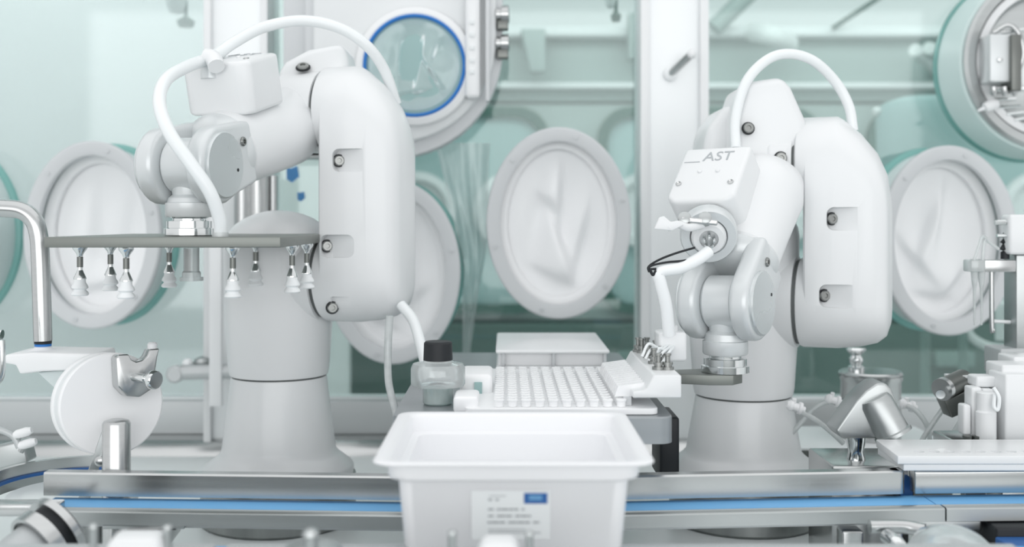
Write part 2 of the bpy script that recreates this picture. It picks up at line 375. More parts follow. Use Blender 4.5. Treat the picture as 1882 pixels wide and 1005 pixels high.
def port(px, py, a_, b_, label, folds, seed, Yf=1.98, gl_depth=.045):
    c = P(px, py, Yf); t = thing('glove_port', label, 'glove port', (c.x, YW, c.z), group=None)
    D = YW - Yf; wv = .026
    m = MB().oval(c, UY, a_, b_, [(0.002, -wv), (0, -wv + .003), (0, -.003), (.003, 0), (.016, 0), (.018, -.006), (.018, -wv)], 72)
    fl = m.build('flange', 'flange_grey', t)
    for k in range(6):
        an = R(15 + 60 * k); q = c + UX * (a_ - wv * .5) * math.cos(an) + UZ * (b_ - wv * .5) * math.sin(an)
        MB().lathe(q - UY * .0005, -UY, [(-.001, .0042), (.0015, .0042), (.0022, .003), (.0012, .0015), (.0012, 0)], 10).build('screw', 'flange_grey', fl)
    m = MB().oval(c + UY * .012, UY, a_, b_, [(0, -.014), (0, -.007), (D - .006, -.009), (D - .006, -.018)], 72); m.build('tube', 'tube_wall', t)
    m = MB().oval(c + UY * (D - .012), UY, a_, b_, [(-.003, -.004), (.0, .001), (.006, .003), (.011, .001), (.011, -.010), (-.003, -.010)], 72); m.build('glass_rim', 'teal_edge', t)
    m = MB().oval(c + UY * (gl_depth - .016), UY, a_, b_, [(0, -wv - .012), (-.003, -wv - .008), (-.003, -wv + .006), (.012, -wv + .006), (.012, -wv - .012)], 72); m.build('clamp_ring', 'white_soft', t)
    m = membrane(c + UY * gl_depth, a_ - wv - .006, b_ - wv - .006, .02, folds, seed); m.build('sleeve', 'sleeve', t, ang=180)
    return t
A_, B_ = .132, .175
port(1027, 410, A_, B_, 'oval glove port with folded white sleeve in the middle, below the black lab view', [
    (.05, .35, R(88), .45, .05, .014), (.12, -.35, R(-62), .55, .06, -.018), (.42, -.3, R(72), .5, .07, .016), (-.2, .28, R(-35), .2, .06, .014), (.0, -.72, R(-18), .5, .05, .012), (-.55, 0, R(80), .8, .12, .008)], 1)['label'] = 'oval glove port with creased white sleeve, the one standing free between both robots'
port(168, 432, A_ * .95, B_ * .98, 'oval glove port with white sleeve behind the row of suction cups at left', [
    (-.2, .0, R(85), .8, .15, .016), (.3, -.5, R(-30), .5, .08, -.014), (-.1, -.7, R(10), .5, .05, .014), (.45, .2, R(70), .6, .14, .012)], 2, gl_depth=.06)
port(-137, 432, A_ * .95, B_ * .98, 'oval glove port cut by the left edge of the view, beside the bent pipe', [(.2, 0, R(80), .8, .15, .014)], 3, gl_depth=.06)
port(722, 500, A_ * .93, B_ * .96, 'oval glove port with white sleeve, mostly hidden by the left robot arm', [
    (.1, -.5, R(25), .6, .06, .016), (.3, .2, R(100), .8, .1, .014), (-.3, -.7, R(-20), .5, .05, .014)], 4, gl_depth=.055)
port(1745, 442, A_ * .95, B_ * .99, 'oval glove port with creased white sleeve right of the right robot', [
    (.1, .45, R(75), .4, .06, .018), (-.2, .1, R(60), .5, .07, -.016), (.3, -.6, R(40), .3, .05, .018), (0, -.75, R(-5), .5, .05, .014), (-.5, -.2, R(-40), .5, .05, .012)], 5, gl_depth=.06)
# the edge of a second port row at far right
mb = MB().oval(P(2050, 470, 1.99), UY, A_, B_, [(0, -.026), (0, 0), (.02, 0), (.02, -.026)], 48)

# ------------------------------------------------------------------ transfer door with blue gasket (upper middle)
YD = 1.97
td = thing('transfer_door', 'grey rounded transfer door with round blue gasket glass above the left robot', 'transfer door', P(750, 290, YD))
def ucurve(x0, x1, yb, r, Yd, top=-260, n=14):
    pts = [P(x0, top, Yd), P(x0, yb, Yd)]
    for k in range(n + 1):
        a = R(-90 + 90 * k / n); pts.append(P(x1 - r + r * math.cos(a), yb - r - r * math.sin(a) , Yd))
    pts.append(P(x1, top, Yd)); return pts
def sl(pts, t): return [p + UY * t for p in pts]
o1 = ucurve(560, 924, 290, 205, YD); MB().loft([sl(o1, .05), o1]).build('back_flange', 'flange_grey', td, bevel=.004)
o2 = ucurve(575, 912, 262, 190, YD - .02); MB().loft([sl(o2, .03), o2]).build('door_panel', 'door_grey', td, bevel=.006)
c = P(762, 121, YD - .034)
MB().oval(c, UY, .0985, .0985, [(-.004, -.010), (-.006, -.004), (-.002, .006), (.012, .009), (.016, -.012)], 72).build('port_ring', 'white', td)
MB().oval(c, UY, .0915, .0915, [(-.006, -.006), (-.009, -.003), (-.006, 0), (.004, 0), (.004, -.006)], 72).build('blue_gasket', 'blue_gasket', td)
MB().lathe(c - UY * .0, UY, [(0, 0), (0, .087), (.004, .087), (.004, 0)], 64).build('round_glass', 'inner_teal', td)['label'] = 'round pale teal glass with film folds behind'
membrane(c - UY * .008, .080, .080, .0, [(-.3, .2, R(85), .5, .04, .008), (.1, .1, R(80), .8, .05, -.008), (.4, -.2, R(-60), .5, .05, .009), (.0, -.6, R(10), .5, .05, .008), (.5, .4, R(70), .3, .04, .007)], 9).build('film_sheet', 'film', td, ang=180)
# lugs, scale bar and hinge knobs on the right edge of the door
MB().bounds(X(855, YD - .05), X(882, YD - .05), YD - .05, YD - .02, Z(180, YD - .05), Z(-150, YD - .05)).build('scale_bar', 'white', td, bevel=.008)
MB().bounds(X(892, YD - .05), X(900, YD - .05), YD - .045, YD - .02, Z(185, YD - .05), Z(-150, YD - .05)).build('edge_rib', 'flange_grey', td, bevel=.002)
for y in (45, 68, 92, 115, 136): MB().bounds(X(863, YD - .055), X(872, YD - .055), YD - .053, YD - .047, Z(y, YD - .05), Z(y - 8, YD - .05)).build('raised_mark', 'label_paper', td, bevel=.0006)
for y in (27, 80):
    q = P(926, y, YD - .01); kb = MB().lathe(q + UX * -.014, UX, [(0, .012), (.008, .012), (.009, .016), (.022, .017), (.024, .014), (.024, 0)], 16).build('hinge_knob', 'steel', td)
    MB().bounds(q.x - .012, q.x + .008, q.y - .012, q.y + .012, q.z - .028, q.z - .012).build('lug', 'steel_dark', kb, bevel=.002)
MB().bounds(X(500, YD), X(604, YD), YD + .0, YD + .04, Z(292, YD), Z(258, YD)).build('lower_rail', 'steel_soft', td, bevel=.004)
# plate left of the door, half hidden by the elbow
m = MB().prism([(0, 0), (.10, 0), (.15, .05), (.15, .25), (0, .25)], P(520, 120, YD + .03), UX, UZ, UY, 0, .02)
m.build('side_plate', 'flange_grey', td, bevel=.004)
# clear film bag hanging under the door
fb = MB(); rows = []
for i in range(26):
    t = i / 25; y = 262 + t * 440
    xl = 800 + 50 * min(1, t * 2); xr = 901 - 8 * math.sin(t * 3) - 42 * max(0, t - .45) / .55
    rows.append([P(xl + (xr - xl) * j / 30, y, YW - .022 + .006 * math.sin(j * .33 + 5 * t) + .0025 * math.sin(j * .8 - 9 * t + 2 * math.sin(5 * t))) for j in range(31)])
vs = [p for r_ in rows for p in r_]; fs = [[i * 31 + j, i * 31 + j + 1, (i + 1) * 31 + j + 1, (i + 1) * 31 + j] for i in range(25) for j in range(30)]
fb.add(vs, fs).build('plastic_film', 'film', label='clear wrinkled plastic film hanging under the transfer door', cat='film', ang=180)

# ------------------------------------------------------------------ round transfer drum, upper right
YR = 1.985
dr = thing('transfer_drum', 'round transfer port drum with steel locking ring at the top right corner', 'transfer port', (X(1930, YR), YW, Z(290, YR)))
c = P(1930, 112, YR); r0 = .1655
MB().oval(c, UY, r0, r0 * 1.02, [(0, -.006), (0, 0), (.05, .006), (YW - YR - .02, .008), (YW - YR - .02, -.004)], 96).build('drum_wall', 'drum_wall', dr)
MB().oval(c + UY * (YW - YR - .03), UY, r0, r0 * 1.02, [(0, .006), (-.004, .010), (.01, .012), (.02, .008)], 96).build('back_rim', 'teal_edge', dr)
MB().oval(c, UY, r0, r0 * 1.02, [(.004, -.006), (-.01, -.004), (-.014, -.010), (-.012, -.024), (-.003, -.028), (.004, -.028)], 96).build('outer_ring', 'steel_soft', dr)
MB().oval(c, UY, r0, r0 * 1.02, [(.004, -.028), (-.006, -.029), (-.007, -.042), (.01, -.046), (.02, -.046)], 96).build('lock_ring', 'white', dr)
MB().lathe(c + UY * .012, -UY, [(0, .0), (0, .122), (.002, .122), (.006, .116), (.006, 0)], 64).build('inner_disc', 'steel_soft', dr)
u1 = Vector((.95, -.1, .0)).normalized()
latch = MB().box(P(1836, 110, YR - .03), (.052, .045, .085)).build('latch_box', 'grey_paint', dr, bevel=.003)
MB().lathe(P(1837, 110, YR - .0535), -UY, [(0, .0045), (.003, .0045), (.004, .003), (.004, 0)], 12).build('screw', 'chrome', latch)
MB().box(P(1858, 118, YR - .04), (.018, .045, .10)).build('side_plate', 'steel_dark', latch, bevel=.002)
MB().tube([P(1825, 60, YR - .04), P(1852, 46, YR - .045), P(1872, 62, YR - .05), P(1880, 100, YR - .05), P(1868, 140, YR - .045)], .0045, 10).build('latch_lever', 'steel', dr)
MB().tube([P(1822, 163, YR - .035), P(1900, 163, YR - .04)], .0055, 12, 0).build('latch_bar', 'chrome', dr)
MB().tube([P(1838, 60, YR - .04), P(1900, 52, YR - .04)], .004, 10, 0).build('upper_bar', 'chrome', dr)
for dx in (0, 20, 38): MB().lathe(P(1826 + dx, 166, YR - .05), -UZ, [(-.006, .006), (.004, .006), (.010, .003), (.010, 0)], 12).build('latch_bolt', 'steel', dr)
MB().lathe(P(1797, 204, YR - .03), P(1825, 192, YR - .03) - P(1797, 204, YR - .03), [(0, .002), (.012, .004), (.014, .009), (.028, .011), (.038, .008), (.042, 0)], 16).build('lock_knob', 'white', dr)
for k in range(9):
    a = R(214 + k * 8); a2 = R(216 + k * 8)
    q1 = c + UX * .128 * math.cos(a) + UZ * .128 * math.sin(a) - UY * .006; q2 = c + UX * .088 * math.cos(a2 + .05) + UZ * .12 * math.sin(a2) - UY * .012
    MB().tube([q1, q2], .0028, 8, 0).build('grille_bar', 'chrome', dr)

# handle on the pillar and door catch at left
ph = thing('pillar_handle', 'slanted steel lever handle on the right pillar', 'handle', P(1238, 138, 2.05))
MB().tube([P(1233, 135, 2.045), P(1268, 102, 2.0)], .0075, 12, 0).build('rod', 'steel', ph)
MB().lathe(P(1232, 136, 2.045), P(1232, 136, 2.02) - P(1232, 136, 2.045), [(0, .013), (.004, .013), (.006, .009), (.006, 0)], 16).build('rose', 'pillar', ph)
MB().ball(P(1271, 100, 2.0), .009).build('knob', 'white', ph)
lh = thing('window_catch', 'grey horizontal window catch left of the left robot base', 'catch', P(370, 700, 1.98))
MB().tube([P(330, 684, 1.98), P(345, 684, 1.975), P(425, 682, 1.98)], .0135, 16, 4).build('bar', 'sill_steel', lh)
MB().lathe(P(330, 684, 1.995), -UY, [(0, .012), (.02, .016), (.03, .016), (.034, .012), (.034, 0)], 18).build('end_boss', 'sill_steel', lh)
MB().ball(P(345, 668, 1.99), .010).build('cap', 'pillar', lh); MB().lathe(P(372, 668, 2.0), UZ, [(-.012, .014), (.004, .016), (.010, .012), (.014, 0)], 16).build('pad', 'steel_soft', lh)
MB().bounds(X(386, 1.97), X(409, 1.97), 1.962, 1.974, Z(746, 1.97), Z(300, 1.97)).build('hanging_strip', 'white', label='narrow white vertical strip hanging left of the left robot', cat='strip', bevel=.002)

# ------------------------------------------------------------------ robots
def hull_loft(rings_prof, c0, c1, p, a, R0, seg=14):
    """stadium outline between c0 (low) and c1 (high) in the plane (p, z), lofted along a; prof = (t, scale inset)"""
    up = (c1 - c0).normalized(); rings = []
    for t, ins, dz in rings_prof:
        ring = []; r_ = R0 - ins
        for k in range(seg + 1):
            th = math.pi * k / seg; ring.append(c1 + UZ * dz + p * (r_ * math.cos(th)) + up * (r_ * math.sin(th)) + a * t)
        for k in range(seg + 1):
            th = math.pi + math.pi * k / seg; ring.append(c0 + p * (r_ * math.cos(th)) + up * (r_ * math.sin(th)) + a * t)
        rings.append(ring)
    return MB().loft(rings)
def screw(q, ax, r_, parent, pocket=True, name='screw'):
    m = MB().lathe(q, ax, [(-.002, r_ * 1.45), (0, r_ * 1.45), (0, r_)], 20) if False else MB()
    m.m = 1; m.lathe(q, ax, [(-.001, r_ * 1.22), (.0006, r_ * 1.22), (.0006, 0)], 20)
    m.m = 0; m.lathe(q, ax, [(.0, r_ * .98), (.0035, r_ * .98), (.0048, r_ * .8), (.0048, r_ * .45), (.003, r_ * .4), (.003, 0)], 20)
    return m.build(name, ['stud_steel', 'rubber'], parent)
def robot(tag, label, base, ang, zsh, zel, link_t0, W, d, b_off, pockets, dome=.012, seam_z=-.228, rb=.079):
    t = thing('robot_arm', label, 'robot', (base[0], base[1], -.375))
    bx, by = base; B0 = Vector((bx, by, 0))
    a = Vector((math.cos(ang), -math.sin(ang), 0)); p = Vector((-math.sin(ang), -math.cos(ang), 0))
    # foot and base cone
    m = MB().lathe(B0 + UZ * -.375, UZ, [(0, .108), (.012, .109), (.016, .107), (.030, .089), (.036, .0835), (.046, .0815), (seam_z + .375 - .0015, rb - .010)], 56)
    m.build('base', 'white', t)
    MB().lathe(B0 + UZ * (seam_z - .002), UZ, [(0, rb - .0115), (.004, rb - .0115)], 48).build('seam_ring', 'seam', t)
    # shoulder column with dome
    prof = [(0, rb - .008), (.01, rb - .006), (.10, rb + .000), (.16, rb + .001)]
    H1 = dome - seam_z
    for k in range(8):
        q = math.pi / 2 * k / 7; prof.append((H1 - .055 + .055 * math.sin(q), (rb + .001) * (1 - (1 - math.cos(q)) ** 1.0 * 1.0) if k < 7 else 0.0))
    sh = MB().lathe(B0 + UZ * seam_z + UZ * .0015, UZ, prof, 56).build('shoulder', 'white', t)
    # shoulder barrel
    L0 = B0 + UZ * zsh
    MB().lathe(L0, a, [(-.03, 0), (-.03, .05), (-.015, .066), (link_t0 - .0035, .066), (link_t0 - .0035, 0)], 48).build('shoulder_barrel', 'white', t)
    MB().lathe(L0, a, [(link_t0 - .006, .0605), (link_t0 + .004, .0605)], 48).build('seam_ring', 'seam', t)
    c0 = L0 + a * link_t0; c1 = Vector((c0.x, c0.y, zel)) ; c1 = c1
    prof = [(.013, .004, 0), (.016, .0005, 0), (.020, 0, 0), (.052, 0, 0), (.060, .001, -.004), (.084, .004, -.022), (.106, .010, -.044), (.118, .020, -.062), (.123, .036, -.08)]
    for cc in (c0, c1): MB().lathe(cc, a, [(0, .04), (0, .0585), (.0025, .063), (.006, .0643), (.03, .0643), (.03, 0)], 56).build('joint_drum', 'white', t)
    ln = hull_loft(prof, c0, c1, p, a, .0645)
    up = ln.build('upper_arm', 'white', t, ang=50)
    cuts = []; sc_ = []
    for (tt, zz) in pockets:
        q = c0 * 1; q.z = zz
        ctr = q + a * (tt + .020) + p * .0645
        cuts.append(MB().prism(rrect(.050, .032, .010), ctr, a + p * .26, UZ, p, -.0085, .03))
        sc_.append((ctr - a * .0195 - p * .0105, (a * .55 + p * .8).normalized()))
    cut(up, cuts)
    for q, ax in sc_: screw(q, ax, .0075, up)
    # elbow barrel and forearm
    E = c1
    MB().lathe(E, a, [(-.075, 0), (-.075, .045), (-.062, .058), (-.0035, .060), (-.0035, 0)], 48).build('elbow_barrel', 'white', t)
    MB().lathe(E, a, [(-.006, .056), (.004, .056)], 48).build('seam_ring', 'seam', t)
    return t, a, p, c0, c1
def forearm(t, W, d, b, box_off=0, box_t=(.105, .205), L=.27, hub_down=.062, mark=True, box_h=(.035, .098), box_w=.105):
    d = d.normalized(); e1 = -d; b = (b - e1 * b.dot(e1)).normalized(); n = e1.cross(b)
    if n.z < 0: n = -n
    m = MB().lathe(W + e1 * .074, e1, [(0, .047), (.004, .0505), (.05, .0525), (L * .45, .056), (L - .10, .058), (L - .07, .052), (L - .055, .035), (L - .052, 0)], 48, sx=1.0, up=n)
    fa = m.build('forearm', 'white', t)
    MB().lathe(W + e1 * .071, e1, [(0, .0475), (.004, .0475)], 40).build('seam_ring', 'mark', t)
    # fork of the wrist
    yk = MB().lathe(W + e1 * .046, e1, [(0, .030), (.006, .042), (.018, .050), (.026, .0515)], 40).build('wrist_yoke', 'grey_paint', t)
    for s_ in (-1, 1):
        r_ = .0475; pts = []
        for k in range(15):
            th = R(90 + 180 * k / 14); pts.append((r_ * math.cos(th), r_ * math.sin(th)))
        pts = [(q[0], q[1]) for q in pts]
        outer = pts + [(.030, -.043), (.078, -.040), (.078, .040), (.030, .044)]
        w0, w1 = (.022, .047) if s_ > 0 else (-.047, -.022)
        mm = MB().prism(outer, W, e1, n, b, w0, w1).build('fork_arm', 'grey_paint', t, bevel=.007, bseg=4)
        MB().lathe(W + b * (s_ * .045), b * s_, [(0, .0405), (.005, .0405), (.0065, .039), (.0065, 0)], 40).build('bearing_cap', 'disc_face', mm)
        screw(W + b * (s_ * .045) + e1 * .052 + n * .018, (b * s_).normalized(), .0062, mm)
    MB().lathe(W + b * .0485 + e1 * .024 - n * .012, b, [(.0, .0022), (.0035, .0022), (.0035, 0)], 10).build('pin_hole', 'rubber', t)
    # hub and tool neck
    MB().lathe(W - b * .0215, b, [(0, .030), (.004, .034), (.039, .034), (.043, .030)], 36).build('wrist_hub', 'grey_paint', t)
    z = -UZ
    MB().lathe(W, z, [(.0, .021), (.028, .021), (.036, .020), (.040, .025), (hub_down - .018, .026), (hub_down - .017, .0285), (hub_down - .002, .0285), (hub_down, .027)], 36).build('tool_neck', 'grey_paint', t)
    MB().lathe(W, z, [(hub_down, .024), (hub_down + .002, .020), (hub_down + .004, .020), (hub_down + .005, .027), (hub_down + .013, .027), (hub_down + .014, .030), (hub_down + .022, .030), (hub_down + .0225, .028)], 36).build('tool_flange', 'chrome', t)
    # motor cover
    c = W + e1 * ((box_t[0] + box_t[1]) / 2) + b * box_off
    bl = box_t[1] - box_t[0]; x0, x1, y0, y1 = -bl / 2, bl / 2, -box_w / 2, box_w / 2
    lo = [(x0 + .004, y0 + .012), (x0 + .004, y1 - .012), (x0 + .014, y1), (x1, y1), (x1, y0), (x0 + .014, y0)]
    mm = MB().prism(lo, c, e1, b, n, box_h[0], box_h[1]); bxo = mm.build('motor_cover', 'white', t, bevel=.006, bseg=4)
    top = c + n * (box_h[1] + .0002)
    if mark:
        sx = b; sy = e1 if sx.cross(e1).dot(n) > 0 else e1
        text('AST', 'marking', 'mark', bxo, top + e1 * .033 + b * .006, b, n.cross(b), .024, .0004)
        q = top + e1 * .0245 - b * .029
        MB().box(q, (.022, .0012, .0008), (b, e1, n)).build('marking_line', 'mark', bxo)
    for s_ in (-1, 1):
        MB().lathe(top + b * s_ * .0125 + e1 * .006, n, [(-.001, .003), (.0012, .003), (.002, .002), (.002, 0)], 12).build('rivet', 'white', bxo)
        MB().lathe(top + b * s_ * .036 - e1 * .016, n, [(-.001, .004), (.0012, .004), (.0016, .003), (.0005, .002), (.0005, 0)], 12).build('cover_screw', 'steel', bxo)
    return e1, b, n, c

# left robot
Wl = P(348, 304, 1.33); baseL = (X(513, 1.6), 1.60)
tL, aL, pL, c0L, c1L = robot('L', 'left white robot arm holding the long flat plate of suction cups', baseL, R(15), -.083, .1555, .078, Wl, None, 0,
    [(.040, Z(291, 1.46)), (.022, Z(454, 1.46)), (.030, Z(572, 1.46))])
dL = Vector((-.276, -.92, -.27))
bL = Vector((.958, -.287, 0))
e1L, bbL, nL, cbL = forearm(tL, Wl, dL, bL, box_off=-.006, hub_down=.063, box_t=(.088, .180), box_h=(.044, .113), box_w=.098)
EL = c1L
# elbow housing block linking the forearm to the upper arm
MB().loft([[P(x, y, 1.575) for x, y in q_] if k_ == 0 else [P(930 + (x - 930) * 1.575 / 1.68, 403 + (y - 403) * 1.575 / 1.68, 1.68) for x, y in q_] for k_, q_ in enumerate([[(508, 132), (524, 112), (566, 90), (630, 78), (642, 120), (585, 262), (520, 262)]] * 2)]).build('elbow_housing', 'white', tL, bevel=.012, bseg=5)
screw(P(557, 124, 1.568), (0, -.6, .8), .0088, tL)
# hose over the left robot
hp = [P(728, 190, 1.60), P(706, 128, 1.575), P(672, 82, 1.55), P(620, 50, 1.54), P(555, 38, 1.53), P(485, 50, 1.50), P(430, 78, 1.45), P(392, 104, 1.41), P(345, 122, 1.35), P(305, 147, 1.30), P(293, 190, 1.27), P(312, 245, 1.25), P(350, 300, 1.245), P(385, 352, 1.25), P(403, 400, 1.26), P(406, 431, 1.265)]
MB().tube(hp, .0078, 16, 8).build('air_hose', 'hose', tL)
MB().tube([P(398, 122, 1.37), P(392, 108, 1.38), P(380, 104, 1.385)], .0108, 14, 4).build('hose_saddle', 'white', tL)
MB().lathe(P(388, 128, 1.40), UZ, [(-.012, .013), (.014, .013), (.016, .011), (.016, 0)], 20).build('saddle_post', 'grey_paint', tL)
MB().tube([P(737, 560, 1.52), P(760, 590, 1.50), P(775, 640, 1.46), P(790, 700, 1.42)], .0075, 12, 6).build('lower_hose', 'hose', tL)
MB().tube([P(716, 580, 1.50), P(713, 640, 1.50), P(714, 700, 1.49), P(724, 745, 1.48), P(735, 790, 1.47)], .0052, 12, 6).build('drain_hose', 'milky', tL)

# left gripper
gx0, gx1, gy0, gy1, gz0, gz1 = -.531, -.259, 1.25, 1.546, -.0325, -.0203
gr = thing('suction_gripper', 'long flat grey plate carrying eight suction cups under the left robot wrist', 'gripper', (-.39, 1.40, gz0))
MB().bounds(gx0, gx1, gy0, gy1, gz0, gz1).build('plate', 'plate_metal', gr, bevel=.0012)
def cupz(px, Yc):
    q = Vector((X(px, Yc), Yc, gz0)); return q
cup_list = [(147, 1.32), (203, 1.41), (232, 1.272), (311, 1.48), (428, 1.286), (470, 1.52), (537, 1.37), (564, 1.455)]
first = None
for px_, Yc in cup_list:
    q = cupz(px_, Yc)
    if first is None:
        m = MB(); m.m = 0
        m.lathe(q, -UZ, [(0, .0088), (.003, .0085), (.009, .0042), (.012, .0032), (.030, .0030)], 16)
        m.m = 1; m.lathe(q, -UZ, [(.013, .0036), (.0255, .0036)], 16)
        s1 = m.build('suction_stem', ['chrome', 'steel_dark'], gr)
        MB().lathe(q, -UZ, [(.029, .0034), (.031, .0040), (.0385, .0074), (.040, .0074), (.040, 0)], 18).build('cone_tip', 'chrome', s1)
        MB().lathe(q, -UZ, [(.0395, .0066), (.044, .0068), (.048, .0092), (.0505, .0098), (.053, .0068), (.056, .0098), (.0585, .0104), (.060, .009), (.060, 0)], 20).build('bellows_cup', 'silicone', s1)
        first = (s1, q)
    else: dup(first[0], q - first[1], parent=gr)
MB().lathe(P(352, 458, 1.42), -UZ, [(-.002, .010), (.028, .010), (.030, .012), (.036, .012), (.036, .015), (.041, .015), (.041, 0)], 18).build('vacuum_port', 'bottle_plastic', gr)
MB().lathe(P(345, 458, 1.42), -UZ, [(0, .004), (.030, .004)], 10).build('vacuum_pin', 'steel_dark', gr)
MB().lathe(P(405, 433, 1.265), UZ, [(-.002, .0095), (.004, .0095)], 14).build('hose_fitting', 'milky', gr)

# right robot
Wr = P(1333, 555, 1.38); baseR = (X(1366, 1.60), 1.60)
tR, aR, pR, c0R, c1R = robot('R', 'right white robot arm bending down over the syringe tray', baseR, R(24), Z(551, 1.6), Z(301, 1.6), .082, Wr, None, 0,
    [(.050, Z(402, 1.47)), (.040, Z(546, 1.47))], dome=.03, seam_z=Z(724, 1.6))
dR = Vector((-.36, -.56, -.70)); bR = Vector((.82, -.57, 0))
e1R, bbR, nR, cbR = forearm(tR, Wr, dR, bR, box_off=-.030, box_t=(.080, .186), L=.215, box_w=.094, hub_down=.066)
ER = c1R
# wedge shaped elbow head
def pxpoly(pts, Y0, Y1): return MB().loft([[P(x, y, Y0) for x, y in pts], [P(930 + (x - 930) * Y0 / Y1, 403 + (y - 403) * Y0 / Y1, Y1) for x, y in pts]])
pxpoly([(1352, 300), (1350, 215), (1372, 150), (1440, 140), (1456, 160), (1484, 222), (1478, 330), (1420, 345)], 1.52, 1.66).build('elbow_head', 'white', tR, bevel=.012, bseg=5)
pxpoly([(1292, 290), (1300, 235), (1335, 190), (1380, 200), (1400, 300), (1360, 330)], 1.58, 1.70).build('elbow_side', 'white', tR, bevel=.014, bseg=5)
screw(P(1375, 236, 1.512), (0, -1, .15), .0075, tR); MB().prism(rrect(.040, .060, .010), P(1430, 300, 1.53), UX, UZ, UY, -.012, .03).build('elbow_boss', 'white', tR, bevel=.008, bseg=4)
screw(P(1435, 291, 1.517), (0, -1, .1), .0082, tR)
MB().tube([P(1352, 272, 1.50), P(1352, 215, 1.51), P(1372, 150, 1.52), P(1410, 110, 1.53), P(1450, 99, 1.535), P(1495, 112, 1.54), P(1535, 150, 1.55), P(1560, 195, 1.55), P(1568, 240, 1.55)], .0072, 16, 8).build('air_hose', 'hose', tR)
pxpoly([(1462, 232), (1520, 216), (1590, 226), (1600, 250), (1470, 250)], 1.50, 1.60)
# connector ring, gland and wing clamp under the cover
cr_ = P(1303, 440, 1.36); axr = Vector((-.15, -.93, -.35)).normalized()
MB().lathe(cr_ - axr * .03, axr, [(0, .036), (.018, .036), (.022, .034), (.022, .024), (.015, .022), (.015, 0)], 36).build('connector_ring', 'grey_paint', tR)
gl = MB().lathe(cr_ - axr * .018, axr, [(0, .022), (.012, .022), (.018, .019), (.018, .012), (.010, .012), (.010, 0)], 28).build('cable_gland', 'white', tR)
for k in range(5):
    an = 2 * math.pi * k / 5; u_, v_, _ = frame(axr); q = cr_ + (u_ * math.cos(an) + v_ * math.sin(an)) * .006 - axr * .008
    MB().lathe(q, axr, [(0, .0022), (.02, .0022), (.022, .0014), (.022, 0)], 10).build('pin', 'chrome', gl)
MB().tube([P(1290, 412, 1.34), P(1265, 418, 1.33), P(1245, 412, 1.325), P(1228, 420, 1.32)], lambda t: .006 - .002 * t, 10).build('clamp_arm', 'white', tR)
MB().prism([(-.020, -.004), (.002, -.006), (.016, .001), (.010, .006), (.0, .005), (-.008, .012), (-.014, .010)], P(1232, 415, 1.32), UX, UZ, UY, -.003, .003).build('clamp_wing', 'white', tR, bevel=.0015)
MB().box(P(1284, 406, 1.335), (.045, .012, .007), frame((1, 0, -.1))[::-1]).build('clamp_bar', 'steel', tR, bevel=.0015)
for x in (1258, 1296): MB().lathe(P(x, 402, 1.335), (-.1, -1, .5), [(-.006, .008), (.004, .008), (.006, .005), (.006, 0)], 16).build('clamp_nut', 'steel_soft', tR)
MB().tube([P(1277, 455, 1.33), P(1240, 466, 1.32), P(1210, 478, 1.315), P(1192, 490, 1.31), P(1193, 500, 1.31)], .0014, 8).build('black_wire', 'rubber', tR)
MB().tube([P(1282, 468, 1.33), P(1262, 478, 1.32), P(1225, 482, 1.315), P(1198, 488, 1.31), P(1193, 494, 1.31), P(1206, 494, 1.31)], .0014, 8).build('black_wire', 'rubber', tR)
MB().tube([P(1194, 494, 1.31), P(1200, 505, 1.31), P(1206, 497, 1.31)], .0018, 8).build('wire_tie', 'rubber', tR)
MB().tube([P(1303, 462, 1.335), P(1280, 478, 1.325), P(1250, 492, 1.32), P(1212, 500, 1.315), P(1214, 520, 1.315), P(1224, 560, 1.32), P(1230, 615, 1.33)], .0075, 14, 8).build('tube_bundle', 'silicone', tR)
MB().tube([P(1300, 466, 1.33), P(1278, 484, 1.322), P(1250, 497, 1.317), P(1216, 503, 1.313), P(1219, 530, 1.313), P(1228, 570, 1.318), P(1233, 615, 1.33)], .0035, 10, 8).build('inner_tube', 'white_soft', tR)

# right gripper: flat steel arm and white fitting block
gr2 = thing('fitting_gripper', 'white fitting head on a short grey plate under the right robot wrist', 'gripper', P(1270, 668, 1.36))
MB().prism([(-.072, -.006), (.0, -.030), (.03, -.030), (.045, -.012), (.045, .012), (.03, .030), (.0, .030), (-.072, .010)], Vector((Wr.x - .026, Wr.y, Wr.z - .0885)), UX, UY, UZ, -.0125, .0).build('plate', 'plate_metal', gr2, bevel=.001)
MB().bounds(X(1207, 1.36), X(1258, 1.36), 1.34, 1.385, Z(661, 1.36), Z(608, 1.36)).build('fitting_block', 'white', gr2, bevel=.004)
MB().lathe(P(1233, 628, 1.362), UZ, [(0, .018), (.006, .0185), (.012, .017), (.014, .009), (.02, .0085)], 24).build('fitting_cap', 'white', gr2)
for k in range(7):
    x = 1188 + k * 8
    MB().tube([P(1180 + k * 6, 655 + k * 4, 1.32), P(1192 + k * 6, 632 + 6 * (k % 3) + k * 3, 1.325), P(1212 + k * 4, 640 + 3 * (k % 2), 1.335), P(1226 + k * 2, 632, 1.345)], .0018, 8).build('fine_tube', 'hose', gr2)

# pedestals under the robots
for nm, bs, r_ in (('stainless round pedestal under the left robot', baseL, .112), ('stainless round pedestal under the right robot', baseR, .108)):
    MB().lathe((bs[0], bs[1], FL), UZ, [(0, r_ * .97), (.004, r_), (.040, r_), (.0649, r_)], 64).build('pedestal', 'pedestal_steel', label=nm, cat='pedestal')

